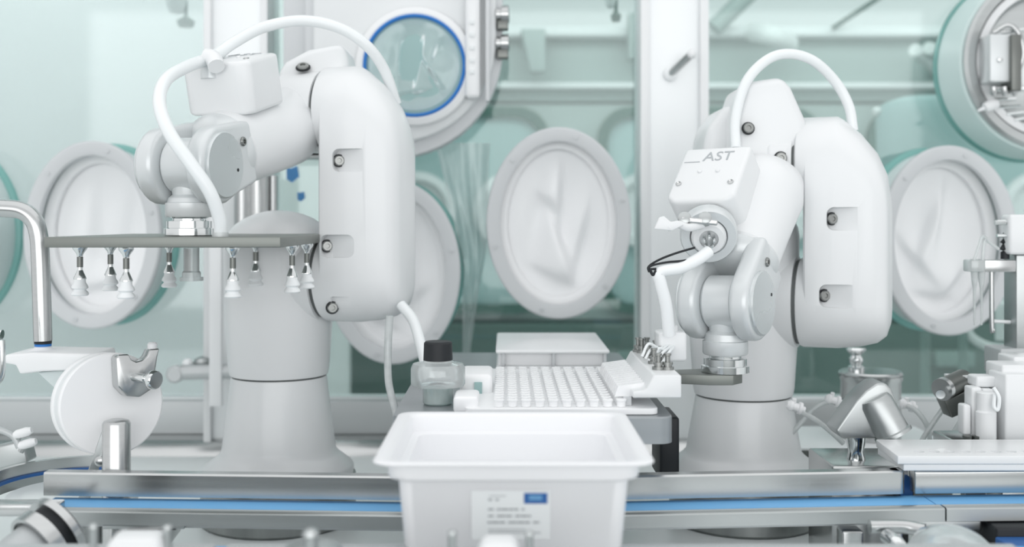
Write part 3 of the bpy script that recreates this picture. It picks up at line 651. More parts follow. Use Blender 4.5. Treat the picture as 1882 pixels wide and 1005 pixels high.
# ------------------------------------------------------------------ conveyors
def pathpts(l): return [Vector((X(x, Y), Y, 0)) for x, Y in l]
cv = thing('conveyor', 'long blue belt conveyor with steel rails running behind the white tub', 'conveyor', (0, 1.21, FL))
pth = pathpts([(80, 1.245), (945, 1.218), (1655, 1.252)])
for q in [0]:
    m = MB(); r_ = .012
    m.sweep(pth, [(0, -.3160), (0, -.2915), (.002, -.2895), (.016, -.2895), (.018, -.2915), (.018, -.3160)]); m.build('rear_rail', 'steel', cv)
    m = MB(); m.lathe(pth[-1] + Vector((-.002, .009, -.3160)), UZ, [(0, .009), (.0245, .009), (.0265, .007), (.0265, 0)], 20); m.build('rail_end', 'steel', cv)
MB().sweep(pathpts([(95, 1.245), (945, 1.218), (1700, 1.254)]), [(-.030, -.3235), (-.030, -.3205), (.010, -.3205), (.010, -.3235)]).build('belt', 'blue_belt', cv)
MB().sweep(pathpts([(95, 1.245), (945, 1.218), (1700, 1.254)]), [(-.0305, -.3260), (-.0305, -.3236), (.010, -.3236), (.010, -.3260)]).build('belt_edge', 'blue_dark', cv)
MB().sweep(pathpts([(130, 1.244), (945, 1.218), (1706, 1.254)]), [(-.048, -.3350), (-.048, -.3215), (-.046, -.3200), (-.033, -.3200), (-.032, -.3215), (-.032, -.3350)]).build('front_rail', 'steel_soft', cv)
MB().sweep(pathpts([(150, 1.244), (945, 1.218), (1690, 1.254)]), [(-.020, -.345), (-.020, -.328), (.004, -.328), (.004, -.345)]).build('bed', 'sill_steel', cv)
MB().bounds(X(196, 1.225), X(345, 1.225), 1.212, 1.235, -.3452, -.3405).build('under_plate', 'steel_soft', cv, bevel=.001)
MB().lathe((X(285, 1.225), 1.224, -.3453), -UZ, [(0, .030), (.006, .028), (.022, .016), (.03, .010), (.09, .010)], 28).build('under_cone', 'steel', cv)
for x in (1010, 1560): MB().bounds(X(x, 1.22) - .012, X(x, 1.22) + .012, 1.205, 1.228, FL, -.3448).build('support_leg', 'steel', cv, bevel=.003)
cv2 = thing('conveyor', 'short blue belt conveyor section with steel rails at the right edge', 'conveyor', (X(1860, 1.25), 1.25, FL))
p2 = pathpts([(1682, 1.252), (2150, 1.265)])
MB().sweep(p2, [(0, -.3160), (0, -.2915), (.002, -.2895), (.016, -.2895), (.018, -.2915), (.018, -.3160)]).build('rear_rail', 'steel', cv2, bevel=.001)
p2 = pathpts([(1702, 1.2545), (2150, 1.266)])
MB().sweep(p2, [(-.030, -.3235), (-.030, -.3205), (.010, -.3205), (.010, -.3235)]).build('belt', 'blue_belt', cv2)
p2 = pathpts([(1709, 1.2545), (2150, 1.266)])
MB().sweep(p2, [(-.048, -.3350), (-.048, -.3215), (-.046, -.3200), (-.033, -.3200), (-.032, -.3215), (-.032, -.3350)]).build('front_rail', 'steel_soft', cv2)
MB().bounds(X(2060, 1.25), X(2090, 1.25), 1.215, 1.25, FL, -.334).build('support_leg', 'steel', cv2, bevel=.003)
MB().bounds(X(1602, 1.225), X(1798, 1.225), 1.215, 1.245, Z(972, 1.225), -.3355).build('under_bracket', 'steel_soft', cv2, bevel=.003)
# bracket, glass dome and motor under the right conveyor
ub = thing('drive_unit', 'steel drive bracket with round cap under the conveyor at right', 'drive', (X(1680, 1.15), 1.15, FL))
MB().tube([P(1598, 968, 1.15), P(1660, 968, 1.15), P(1700, 975, 1.14)], .0075, 12).build('shaft', 'steel', ub)
MB().tube([P(1630, 985, 1.14), P(1650, 1000, 1.12), P(1662, 1022, 1.12)], .008, 12).build('elbow', 'chrome', ub)
MB().lathe(P(1755, 1030, 1.06), (.1, -.35, 1), [(-.05, .046), (-.005, .046), (.012, .041), (.024, .026), (.029, .010), (.030, 0)], 36).build('dome_cap', 'bottle_plastic', ub)
MB().lathe((X(1700, 1.16), 1.16, FL), UZ, [(0, .02), (.09, .02)], 20).build('column', 'steel', ub)
mo = thing('drive_motor', 'black drive motor box under the conveyor at the right corner', 'motor', (X(1860, 1.2), 1.2, FL))
MB().bounds(X(1824, 1.2), X(1990, 1.2), 1.19, 1.32, FL + .005, -.337).build('housing', 'rubber', mo, bevel=.003)
MB().bounds(X(1835, 1.18), X(1990, 1.18), 1.15, 1.189, FL + .001, Z(990, 1.18)).build('blue_base', 'blue_dark', mo, bevel=.002)

# front track with pins and pucks
ft = thing('front_track', 'pale front rail along the bottom edge below the tub', 'rail', (0, .99, FL))
for a, b_ in ((-300, 398), (420, 1860)):
    MB().bounds(X(a, .975), X(b_, .975), .955, .975, -.302, Z(998, .975)).build('rail', 'sill_steel', ft, bevel=.002)
MB().bounds(X(-300, .99), X(1900, .99), .976, 1.01, -.306, -.3035).build('belt', 'blue_belt', ft)
for x in (60, 520, 1400, 1800): MB().bounds(X(x, .97), X(x + 30, .97), .958, .978, FL, -.3000).build('support', 'steel', ft, bevel=.002)
nt_ = thing('pin_beam', 'low steel beam below the view carrying the round topped pins', 'beam', (0, .86, FL)) if False else None
bm_ = MB().bounds(-.55, .2, .835, .875, FL, -.312)
bm_.build('pin_beam', 'steel', label='steel beam under the bottom edge carrying the round topped pins', cat='beam', bevel=.003)
k = 0
pl_ = ['leftmost round topped pin at the bottom edge', 'round topped pin right of the left white puck', 'thick round topped pin on a pale boss below the left robot', 'round topped pin in front of the tub, left of the puck', 'round topped pin in front of the tub, right of the puck']
for (x, y, r_) in ((172, 962, .0032), (308, 964, .0032), (571, 971, .0056), (831, 974, .0032), (973, 975, .0032)):
    c = P(x, y, .855)
    MB().lathe((c.x, .855, -.312), UZ, [(0, r_ * 1.0), (c.z + .312 - r_ * 1.3, r_), (c.z + .312 - r_ * .9, r_ * 1.25), (c.z + .312 - .3 * r_, r_ * 1.1), (c.z + .312, r_ * .6), (c.z + .312 + r_ * .15, 0)], 20).build('guide_pin', 'steel_soft', label=pl_[k], cat='pin'); k += 1
for x0, x1, y, lb in ((178, 296, 978, 'white sloping plastic puck between the two left pins'), (858, 950, 987, 'white plastic puck between the two pins in front of the tub')):
    zt = Z(y, .85); xa, xb = X(x0, .85), X(x1, .85)
    m = MB().loft([[Vector((xa - .012, .865, -.311)), Vector((xb + .012, .865, -.311)), Vector((xb, .865, zt)), Vector((xa + .012, .865, zt))], [Vector((xa - .012, .84, -.311)), Vector((xb + .012, .84, -.311)), Vector((xb, .84, zt - .004)), Vector((xa + .012, .84, zt - .004))]])
    m.build('puck', 'white', bevel=.006, label=lb, cat='puck')
MB().lathe((X(575, .90), .90, -.312 + .0), UZ, [(0, .03), (.03, .03), (.0425, .022), (.046, .012), (.046, 0)], 30).build('boss', 'steel_soft', label='low pale round boss behind the thick pin', cat='boss')
MB().bounds(X(545, .9), X(605, .9), .89, .93, FL, -.3125).build('boss_stand', 'steel', label='steel block carrying the round boss', cat='block', bevel=.002)

# roller drum and curved belt at the left corner
rd = thing('roller_drum', 'large pale roller drum in a steel ring at the bottom left corner', 'roller', (X(60, 1.1), 1.1, FL))
ax = Vector((-.50, -.75, -.42)).normalized(); q = P(82, 992, 1.09)
MB().lathe(q, ax, [(.0, .026), (.30, .026)], 40).build('roller', 'sill_steel', rd)
MB().oval(q - ax * .002, ax, .034, .034, [(0, -.004), (0, 0), (.014, 0), (.014, -.004)], 48).build('guard_ring', 'steel', rd)
MB().oval(q - ax * .020, ax, .036, .036, [(0, -.012), (0, 0), (.008, 0), (.008, -.012)], 48).build('back_ring', 'steel', rd)
MB().lathe(q - ax * .012, ax, [(-.012, .029), (.008, .029), (.008, 0)], 40).build('hub', 'rubber', rd)
MB().tube([q - ax * .01, Vector((q.x + .02, q.y + .05, FL))], .010, 12, 0).build('stand', 'steel', rd)
MB().bounds(X(-60, 1.2), X(110, 1.2), 1.19, 1.215, Z(945, 1.2), Z(923, 1.2)).build('side_rail', 'steel', rd, bevel=.002)
ct = thing('curved_conveyor', 'curved feeder with dark blue belt at the left edge', 'conveyor', (X(40, 1.45), 1.45, FL))
def arcpts(r_, z, a0=60, a1=150, n=30):
    return [Vector((-.536 + r_ * math.cos(R(a0 + (a1 - a0) * k / n)), 1.350 + r_ * math.sin(R(a0 + (a1 - a0) * k / n)), z)) for k in range(n + 1)]
def ribbon(r0, r1, z0, z1, a0=84, a1=200):
    A, B, C_, D = arcpts(r0, z0, a0, a1), arcpts(r1, z0, a0, a1), arcpts(r1, z1, a0, a1), arcpts(r0, z1, a0, a1)
    return MB().loft([[A[k], B[k], C_[k], D[k]] for k in range(len(A))])
ribbon(.0935, .0975, -.3325, -.3290).build('belt', 'blue_dark', ct)
ribbon(.0980, .1060, -.345, -.3150).build('guide_wall', 'steel', ct)
MB().lathe((-.536, 1.350, -.350), UZ, [(0, .076), (.010, .078), (.012, .078), (.012, .060), (.0135, .058), (.0135, 0)], 64).build('inner_table', 'deck_steel', ct)
MB().lathe((-.536, 1.350, FL), UZ, [(0, .05), (.0899, .05)], 32).build('column', 'steel', ct)
# small clamps above the curved feeder
fc = thing('feeder_clamp', 'small steel clamp block with knobs at the left edge above the curved feeder', 'clamp', P(20, 850, 1.42))
MB().box(P(15, 835, 1.44), (.06, .03, .03), frame((1, 0, .25))[::-1]).build('block', 'steel_soft', fc, bevel=.003)
for (x, y) in ((38, 796), (46, 816)):
    MB().tube([P(x - 8, y + 14, 1.42), P(x, y, 1.42)], .004, 8, 0).build('stud', 'steel_soft', fc); MB().lathe(P(x - 12, y + 4, 1.42), (1, 0, .3), [(0, .004), (.004, .006), (.018, .006), (.024, .004), (.024, 0)], 12).build('knob', 'white_soft', fc)
MB().tube([P(-40, 785, 1.42), P(0, 790, 1.42), P(25, 802, 1.42), P(36, 822, 1.42)], .0045, 10).build('rod', 'sill_steel', fc)
MB().bounds(P(-20, 0, 1.44).x, P(30, 0, 1.44).x, 1.43, 1.46, -.345, Z(840, 1.44)).build('foot', 'steel_soft', fc, bevel=.002)
hk = thing('hook_bracket', 'thin chrome hook and knob at the left edge below the bent pipe', 'hook', P(-20, 705, 1.3))
MB().tube([P(-30, 612, 1.3), P(4, 615, 1.3)], .006, 12, 0).build('knob', 'chrome', hk)
MB().tube([P(-25, 705, 1.3), P(-5, 702, 1.3), P(4, 680, 1.3), P(3, 625, 1.3)], .0038, 10).build('hook', 'chrome', hk)

# bent steel pipe and white chute
lp = thing('bent_pipe', 'bent steel pipe with black and blue rings at the left edge', 'pipe', P(78, 635, 1.40))
pts = [P(-160, 383, 1.40), P(-60, 382, 1.40), P(10, 383, 1.40), P(42, 388, 1.40), P(62, 405, 1.40), P(71, 432, 1.40), P(74, 470, 1.40), P(77, 560, 1.40), P(79, 626, 1.40)]
MB().tube(pts, .0115, 20, 8).build('pipe', 'steel', lp)
MB().lathe(P(79, 626, 1.40), -UZ, [(0, .0108), (.0035, .0108)], 24).build('black_ring', 'rubber', lp)
MB().lathe(P(79, 631.5, 1.40), -UZ, [(0, .0104), (.003, .0104)], 24).build('blue_ring', 'blue_gasket', lp)
ch = thing('chute', 'white plastic chute below the bent pipe leading to the double disc', 'chute', P(90, 690, 1.40))
MB().lathe(P(79, 636, 1.40), -UZ, [(0, .0095), (.003, .012), (.006, .020), (.008, .022)], 28).build('collar', 'white_soft', ch)
def pz(pts, Y0, dep): return MB().loft([[P(x, y, Y0) for x, y in pts], [P(x, y, Y0) + UY * dep for x, y in pts]])
pz([(8, 652), (60, 648), (175, 650), (178, 662), (125, 681), (75, 683), (36, 688), (28, 671), (8, 668)], 1.365, .07).build('tray', 'white_soft', ch, bevel=.003)
pz([(68, 684), (128, 680), (172, 668), (140, 690), (102, 716)], 1.385, .035).build('funnel', 'tube_wall', ch, bevel=.002)

# double disc wheel with steel bracket and post
sp = thing('disc_wheel', 'large white double disc wheel with steel bracket and post at left', 'wheel', (X(205, 1.31), 1.31, FL))
axd = Vector((.60, -.8, .08)).normalized(); cd = P(202, 742, 1.325)
MB().lathe(cd, axd, [(0, 0), (0, .060), (.002, .062), (.008, .062), (.010, .060), (.010, 0)], 72).build('front_disc', 'white_soft', sp)
MB().lathe(cd - axd * .030, axd, [(0, 0), (0, .060), (.002, .062), (.008, .062), (.010, .060), (.010, 0)], 72).build('rear_disc', 'white_soft', sp)
MB().lathe(cd - axd * .021, axd, [(0, .055), (.0215, .055)], 60).build('core', 'tube_wall', sp)
ub_, vb_, _ = frame(axd); rt = axd.cross(UZ).normalized() * -1
if rt.x < 0: rt = -rt
upv = rt.cross(axd) if rt.cross(axd).z > 0 else -rt.cross(axd)
cb = cd + axd * .0105 + upv * .034 + rt * .022
poly = [(-.022, -.012), (-.012, -.024), (.004, -.027), (.020, -.018), (.027, .020), (.030, .030), (.018, .030), (.014, .022), (.008, .017), (.001, .016), (-.005, .019), (-.008, .026), (-.020, .026), (-.023, .022)]
MB().prism(poly, cb, rt, upv, axd, 0, .022).build('bracket', 'steel', sp, bevel=.002)
kn = cb + axd * .020 + rt * -.002 - upv * .002; kd = (axd + rt * .45 - upv * .12).normalized()
MB().lathe(kn, kd, [(0, .0055), (.020, .0055), (.020, .004), (.026, .004), (.027, .009), (.031, .0115), (.036, .0115), (.038, .010), (.038, 0)], 24).build('knob', 'chrome', sp)
MB().lathe(cb + rt * .024 + upv * .030 + axd * .012, UZ, [(0, .006), (.006, .006), (.008, .004), (.008, 0)], 16).build('pin', 'white', sp)
MB().lathe((X(214, 1.285), 1.285, FL), UZ, [(0, .0162), (Z(778, 1.285) - FL, .0162), (Z(773, 1.285) - FL, .0145), (Z(771, 1.285) - FL, .010), (Z(771, 1.285) - FL, 0)], 36).build('post', 'steel', sp)
MB().loft([[P(192, 778, 1.30), P(200, 800, 1.30), P(165, 918, 1.30), P(143, 918, 1.30)], [P(192, 778, 1.312), P(200, 800, 1.312), P(165, 918, 1.312), P(143, 918, 1.312)]]).build('stay', 'steel_soft', sp, bevel=.001)
MB().bounds(X(200, 1.31), X(245, 1.31), 1.285, 1.33, FL, FL + .075).build('foot', 'steel_soft', sp, bevel=.003)
MB().lathe(P(186, 846, 1.29), -UY, [(-.01, .006), (.006, .006), (.008, .003), (.008, 0)], 12).build('screw', 'steel', sp)

# ------------------------------------------------------------------ white tub
y0, y1 = .92, 1.17; zr = -.2065
tub = thing('tub', 'large white rectangular plastic tub with a paper label in the foreground', 'tub', (X(944, 1.0), 1.045, -.288))
tcx = X(944, .92)
def ring(wd, dp, z, r_, n=6, yc=(y0 + y1) / 2): return [Vector((tcx + p[0], yc + p[1], z)) for p in rrect(wd, dp, r_, n)]
wR, dR_ = .241, .25
rings = [ring(wR - .012, dR_ - .012, zr - .0030, .014), ring(wR, dR_, zr - .0022, .018), ring(wR + .001, dR_ + .001, zr - .001, .018), ring(wR - .001, dR_ - .001, zr, .018),
         ring(wR - .022, dR_ - .022, zr, .016), ring(wR - .028, dR_ - .028, zr - .003, .015), ring(wR - .032, dR_ - .032, zr - .017, .014), ring(wR - .046, dR_ - .046, zr - .020, .012), ring(wR - .056, dR_ - .056, -.284, .012), ring(wR - .060, dR_ - .060, -.2855, .010)]
outer = [ring(wR - .054, dR_ - .054, -.288, .010), ring(wR - .050, dR_ - .050, -.2865, .014), ring(wR - .040, dR_ - .040, zr - .0205, .014), ring(wR - .036, dR_ - .036, zr - .0190, .014), ring(wR - .025, dR_ - .025, zr - .0170, .016), ring(wR - .023, dR_ - .023, zr - .014, .016), ring(wR - .021, dR_ - .021, zr - .0035, .016)]
MB().loft(outer + rings).build('tub_body', 'tub_white', tub, ang=50)
yl = lambda z: (y0 + .020) + (.005) * ((zr - .0205) - z) / .066 - .0006
def lab(x0_, x1_, ya, yb, m, name, par, off=0, bev=0):
    z0_, z1_ = Z(yb, .941), Z(ya, .941)
    vs = [Vector((X(x0_, .941), yl(z0_) - off, z0_)), Vector((X(x1_, .941), yl(z0_) - off, z0_)), Vector((X(x1_, .941), yl(z1_) - off, z1_)), Vector((X(x0_, .941), yl(z1_) - off, z1_))]
    return MB().loft([vs, [v - UY * .0003 for v in vs]]).build(name, m, par)
lb_ = lab(866, 1012, 900, 992, 'label_paper', 'paper_label', tub)
lab(963, 1006, 905, 925, 'blue_dark', 'blue_stamp', lb_, .0004)
for ya in (909.5, 914.5): lab(972, 996, ya, ya + 3, 'light_blue', 'stamp_line', lb_, .0008)
rn = random.Random(3)
for ya, xa, xb in ((916, 897, 923), (934, 897, 964), (946.5, 897, 976), (958.5, 896, 992), (973, 897, 965), (978.5, 897, 994)):
    x = xa
    while x < xb:
        wv = rn.uniform(5, 16) if ya < 970 else rn.uniform(14, 34); x2 = min(xb, x + wv)
        lab(x, x2, ya, ya + (3.2 if ya < 970 else 1.6), 'print_grey', 'print_line', lb_, .0004); x = x2 + (rn.choice([1.2, 1.2, 6]) if ya < 970 else .8)
m = lab(900, 930, 910, 911.2, 'print_grey', 'print_line', lb_, .0004)

# ------------------------------------------------------------------ tray platform
zp = -.2205
tp = thing('tray_platform', 'grey steel platform tray behind the tub carrying bottle and syringe nest', 'platform', (.03, 1.5, FL))
px0, px1 = -.128, .187
out = [Vector((0, 0, 0)) + Vector((.5 * (px0 + px1) + p[0], 1.508 + p[1], 0)) for p in rrect(px1 - px0, .59, .016)]
MB().loft([[p + UZ * (zp - .030) for p in out], [p + UZ * (zp - .0015) for p in out], [p * 1 + UZ * zp + (Vector((.03, 1.5, 0)) - p).normalized() * .0015 for p in out]]).build('top', 'platform_steel', tp)
MB().lathe((.03, 1.50, FL), UZ, [(0, .06), (.01, .06), (.012, .04), (.1890, .04)], 32).build('column', 'steel', tp)
MB().bounds(X(1205, 1.42), X(1240, 1.42), 1.38, 1.46, Z(872, 1.42), zp - .0305).build('motor', 'rubber', tp, bevel=.004)
# nest plate and syringes
zn = zp + .0135
nest = thing('syringe_nest', 'white syringe nest plate standing on the steel platform', 'nest', (.03, 1.39, zp))
ol = [Vector((X(1038, 1.2) + p[0] - .002, 1.39 + p[1], 0)) for p in rrect(.218, .330, .01)]
MB().loft([[p + UZ * (zp + .0005) for p in ol], [p + UZ * (zp + .0075) for p in ol]]).build('plate', 'white_soft', nest, bevel=.001)
MB().bounds(X(835, 1.26), X(880, 1.26), 1.235, 1.29, zp + .0005, Z(729, 1.235)).build('corner_block', 'white_soft', nest, bevel=.004)
blk = MB().bounds(X(845, 1.34), X(905, 1.34), 1.335, 1.42, zp + .0005, Z(688, 1.335)).build('side_block', 'white_soft', nest, bevel=.006)
MB().bounds(X(872, 1.334), X(886, 1.334), 1.330, 1.336, Z(730, 1.334), Z(702, 1.334)).build('glass_slot', 'inner_teal', blk)
fs_ = None; NX, NY = 10, 16
for j in range(NY):
    for i in range(NX):
        x = X(917, 1.235) + i * .01545; y = 1.238 + j * .0178; q = Vector((x, y, zp + .0078))
        if fs_ is None:
            fs_ = thing('syringe', 'clear white glass syringe barrel standing in the white nest', 'syringe', q, group='syringes in the nest')
            MB().lathe(q, UZ, [(0, .0052), (.006, .0052), (.0066, .0062), (.0082, .0062), (.0088, .0050), (.0088, .0036), (.003, .0034), (.003, 0)], 12).build('barrel', 'white_soft', fs_)
            MB().lathe(q + UZ * .0042, UZ, [(0, .0033), (.002, .0033), (.0035, .002), (.0035, 0)], 8).build('stopper', 'flange_grey', fs_)
        else: dup(fs_, q)
# stepped manifold with studs
mf = thing('fitting_rack', 'white stepped plastic rack with comb teeth right of the syringe nest', 'rack', (X(1210, 1.24), 1.34, zp + .008))
xs = lambda v: X(v, 1.22)
prf = [(xs(1163), Z(732, 1.22)), (xs(1253), Z(732, 1.22)), (xs(1253), Z(690, 1.22)), (xs(1202), Z(690, 1.22)), (xs(1190), Z(713, 1.22)), (xs(1183), Z(718, 1.22)), (xs(1163), Z(720, 1.22))]
MB().loft([[Vector((a, 1.222, b)) for a, b in prf], [Vector((a, 1.452, b)) for a, b in prf]]).build('rack_body', 'white', mf, bevel=.002)
for k in range(13):
    y = 1.245 + k * .0165
    MB().loft([[Vector((xs(1134), y, zp + .018)), Vector((xs(1188), y, zp + .018)), Vector((xs(1190), y, Z(709, 1.22))), Vector((xs(1140), y, Z(716, 1.22)))], [Vector((xs(1134), y + .0065, zp + .018)), Vector((xs(1188), y + .0065, zp + .018)), Vector((xs(1190), y + .0065, Z(709, 1.22))), Vector((xs(1140), y + .0065, Z(716, 1.22)))]]).build('comb_tooth', 'white_soft', mf)
MB().bounds(xs(1150), xs(1163) + .001, 1.243, 1.45, zp + .0078, zp + .0181).build('comb_base', 'flange_grey', mf)
sp_ = None; zt = Z(690, 1.22)
studs = [(1210, 679), (1227, 679), (1202, 668), (1216, 664), (1205, 652), (1192, 657), (1180, 648), (1189, 640), (1173, 638)]
for (x, y) in studs:
    Y = min(1.44, max(1.236, -zt * F / (y - CY)))
    q = Vector((X(x, Y), Y, zt))
    if sp_ is None:
        m = MB(); m.lathe(q, UZ, [(-.002, .0074), (.0035, .0074), (.0035, .005), (.006, .005), (.006, .0062), (.009, .0062), (.009, .003), (.016, .003), (.0165, .0042), (.019, .0042), (.019, 0)], 14)
        sp_ = (m.build('stud_fitting', 'stud_steel', mf), q)
    else: dup(sp_[0], q - sp_[1], parent=mf)
# lidded tray at the back of the platform
bt = thing('lidded_tray', 'flat white lidded tray on the platform behind the syringe nest', 'tray', (.07, 1.68, zp))
bx0, bx1 = X(912, 1.56), X(1121, 1.56)
MB().bounds(bx0, bx1 - .002, 1.570, 1.785, zp + .0005, zp + .0085).build('lower_tray', 'white', bt, bevel=.002)
MB().bounds(bx0 - .001, bx1, 1.560, 1.80, Z(650, 1.56), Z(643, 1.56)).build('lid', 'white', bt, bevel=.003)
MB().bounds(bx0 + .003, bx1 - .005, 1.578, 1.78, zp + .0086, Z(650, 1.56)).build('inner_box', 'white_soft', bt, bevel=.001)
for x in (925, 1018, 1113):
    MB().bounds(X(x - 3, 1.56), X(x + 3, 1.56), 1.568, 1.579, zp + .0086, Z(650, 1.56)).build('spacer', 'flange_grey', bt, bevel=.001)
# bottle
bo = thing('bottle', 'translucent bottle with black screw cap on the platform left of the nest', 'bottle', (X(805, 1.30), 1.30, zp))
bq = Vector((X(805, 1.30), 1.30, zp + .0003)); hb = lambda y: Z(y, 1.30) - bq.z
MB().lathe(bq, UZ, [(0, .016), (.002, .018), (hb(712), .0185), (hb(708), .031), (hb(704), .0325), (hb(676), .0325), (hb(668), .030), (hb(664), .018), (hb(660), .017)], 48).build('body', 'bottle_plastic', bo)
MB().lathe(bq + UZ * .0022, UZ, [(0, .0165), (hb(716), .0172), (hb(716), 0)], 40).build('liquid', 'liquid', bo)
MB().lathe(bq, UZ, [(hb(663), .0150), (hb(661), .0176), (hb(630), .0168), (hb(627), .0150), (hb(627), 0)], 48).build('cap', 'rubber', bo)

# ------------------------------------------------------------------ right side machinery
sh_ = thing('shelf', 'low steel shelf under the window carrying the knobbed pot', 'shelf', (X(1600, 1.8), 1.8, FL))
MB().bounds(X(1440, 1.72), X(1760, 1.72), 1.72, 1.90, -.3655, -.3610).build('top', 'pillar', sh_, bevel=.001)
MB().bounds(X(1440, 1.72) + .004, X(1760, 1.72) - .004, 1.728, 1.90, FL, -.3656).build('cabinet', 'steel_dark', sh_, bevel=.002)
YP = 1.80
po = thing('pot', 'round stainless pot with a knobbed lid behind the Y shaped pipe', 'pot', (X(1600, YP), YP, -.361))
q = Vector((X(1600, YP), YP, -.3605)); h_ = lambda y: Z(y, YP) + .3605
MB().lathe(q, UZ, [(0, .048), (h_(700), .048), (h_(694), .051), (h_(688), .051), (h_(688), 0)], 48).build('body', 'steel', po)
MB().lathe(q, UZ, [(h_(688) + .0003, .050), (h_(684), .0512), (h_(681), .048), (h_(680), 0)], 48).build('lid', 'steel', po)
MB().lathe(q + Vector((-.024, 0, 0)), UZ, [(h_(684), .0135), (h_(674), .0135), (h_(670), .0085), (h_(664), .0115), (h_(658), .0115), (h_(652), .0075), (h_(646), .0135), (h_(642), .0165), (h_(638), .0135), (h_(637), 0)], 24).build('knob', 'chrome', po)
yp = thing('pipe_tee', 'brushed steel Y shaped pipe piece on a waisted post at right', 'pipe fitting', (X(1573, 1.40), 1.40, FL))
pg_ = [(1536, 792), (1574, 737), (1592, 718), (1612, 704), (1628, 704), (1638, 714), (1664, 776), (1618, 806), (1549, 806)]
MB().loft([[P(x, y, 1.375) for x, y in pg_], [P(x, y, 1.375) + UY * .046 for x, y in pg_]]).build('elbow_body', 'steel_soft', yp, bevel=.003)
apex, ra = P(1604, 726, 1.378), P(1640, 794, 1.372)
MB().lathe(apex, ra - apex, [(.004, 0), (.004, .018), (.010, .0205), (.050, .0215), (.0515, .0240), (.0555, .0240), (.0555, .019), (.045, .018), (.045, 0)], 40).build('right_branch', 'steel_soft', yp)
MB().lathe((X(1573, 1.40), 1.40, 0), UZ, [(Z(852, 1.40), .0135), (Z(845, 1.40), .0125), (Z(828, 1.40), .0098), (Z(812, 1.40), .012), (Z(800, 1.40), .0128), (Z(780, 1.40), .0128)], 32).build('post', 'chrome', yp)
zb = Z(850, 1.38)
MB().bounds(X(1530, 1.36), X(1672, 1.36), 1.36, 1.47, FL, zb).build('block', 'steel', yp, bevel=.003)
# hoses with white fittings
hz = [('thin clear hose rising to the left side of the pot', [(1440, 812, 1.55), (1470, 780, 1.56), (1500, 748, 1.57), (1530, 738, 1.575), (1546, 752, 1.572)], (1532, 736), 1.575),
      ('thin clear hose sloping down from the right robot base', [(1452, 748, 1.50), (1470, 756, 1.5), (1500, 772, 1.5), (1530, 796, 1.5), (1550, 815, 1.5)], (1462, 748), 1.5),
      ('thin clear hose falling from the right side of the pot', [(1655, 742, 1.57), (1680, 752, 1.56), (1700, 775, 1.55), (1708, 800, 1.55), (1710, 840, 1.55)], (1668, 745), 1.57),
      ('thin clear hose rising to the tilted sensor', [(1685, 830, 1.52), (1700, 800, 1.52), (1735, 748, 1.52)], None, 1.5),
      ('thin clear hose behind the valve stack at right', [(1738, 830, 1.56), (1750, 800, 1.56), (1765, 775, 1.56)], None, 1.5)]
for lb, pts, fit, Y in hz:
    t = thing('hose', lb, 'hose', P(*pts[0]))
    MB().tube([P(*p) for p in pts], .0036, 10).build('line', 'milky', t)
    if fit:
        c = P(fit[0], fit[1], Y)
        MB().lathe(c - UX * .012 + UZ * .004, (1, 0, -.3), [(0, .004), (.004, .0075), (.008, .0075), (.009, .0055), (.016, .0055), (.017, .0085), (.021, .0085), (.022, .004), (.026, .004)], 14).build('fitting', 'white_soft', t)
        MB().lathe(c - UX * .002 + UZ * .003, (0, -.3, 1), [(0, .003), (.009, .003), (.009, 0)], 10).build('spout', 'white_soft', t)
# tilted sensor
ts = thing('sensor', 'dark cylindrical sensor tilted in a bracket left of the valve stack', 'sensor', (X(1760, 1.5), 1.5, Z(800, 1.5)))
s0, s1_ = P(1733, 715, 1.48), P(1786, 690, 1.52)
MB().lathe(s0, s1_ - s0, [(0, .010), (.003, .0145), (.05, .0145), (.05, 0)], 28).build('body', 'steel_dark', ts)
MB().lathe(s0 - (s1_ - s0).normalized() * .003, s1_ - s0, [(0, .0), (0, .0155), (.008, .0155)], 28).build('rim', 'steel', ts)
MB().box(P(1766, 735, 1.5), (.052, .03, .026), frame((1, 0, .45))[::-1]).build('bracket', 'steel_dark', ts, bevel=.002)
MB().bounds(X(1740, 1.5), X(1800, 1.5), 1.49, 1.51, Z(694, 1.5), Z(688, 1.5)).build('top_plate', 'white', ts, bevel=.001)
MB().lathe(P(1728, 724, 1.47), (-.3, -1, 0), [(-.002, .006), (.004, .006), (.004, 0)], 14).build('screw', 'chrome', ts)
MB().bounds(X(1770, 1.51), X(1782, 1.51), 1.50, 1.52, FL, Z(745, 1.51)).build('stand', 'steel', ts, bevel=.002)
# valve stack
vs_ = thing('valve_stack', 'stack of white plastic valve blocks at the right edge', 'valve block', (X(1830, 1.42), 1.42, FL))
def bb(n, x0_, x1_, ya, yb, Y0, dep, m='white', bev=.003): return MB().bounds(X(x0_, Y0), X(x1_, Y0), Y0, Y0 + dep, Z(yb, Y0), Z(ya, Y0)).build(n, m, vs_, bevel=bev)
bb('main_block', 1848, 1990, 688, 818, 1.38, .05); bb('upper_block', 1842, 1990, 671, 712, 1.40, .05); bb('top_block', 1864, 1990, 656, 690, 1.44, .05)
bb('narrow_block', 1786, 1806, 712, 815, 1.40, .025); bb('tall_block', 1806.5, 1828, 715, 815, 1.402, .04); bb('low_block', 1771, 1785.5, 744, 800, 1.395, .02)
bb('link_block', 1795, 1835, 692, 712, 1.41, .03); bb('base', 1765, 1990, 815.5, 850, 1.385, .09, 'steel', .002)
MB().lathe(P(1812, 815, 1.388), UZ, [(0, .0125), (Z(757, 1.395) - Z(815, 1.395), .0125), (Z(754, 1.395) - Z(815, 1.395), .010), (Z(754, 1.395) - Z(815, 1.395), 0)], 28).build('cylinder', 'white', vs_)
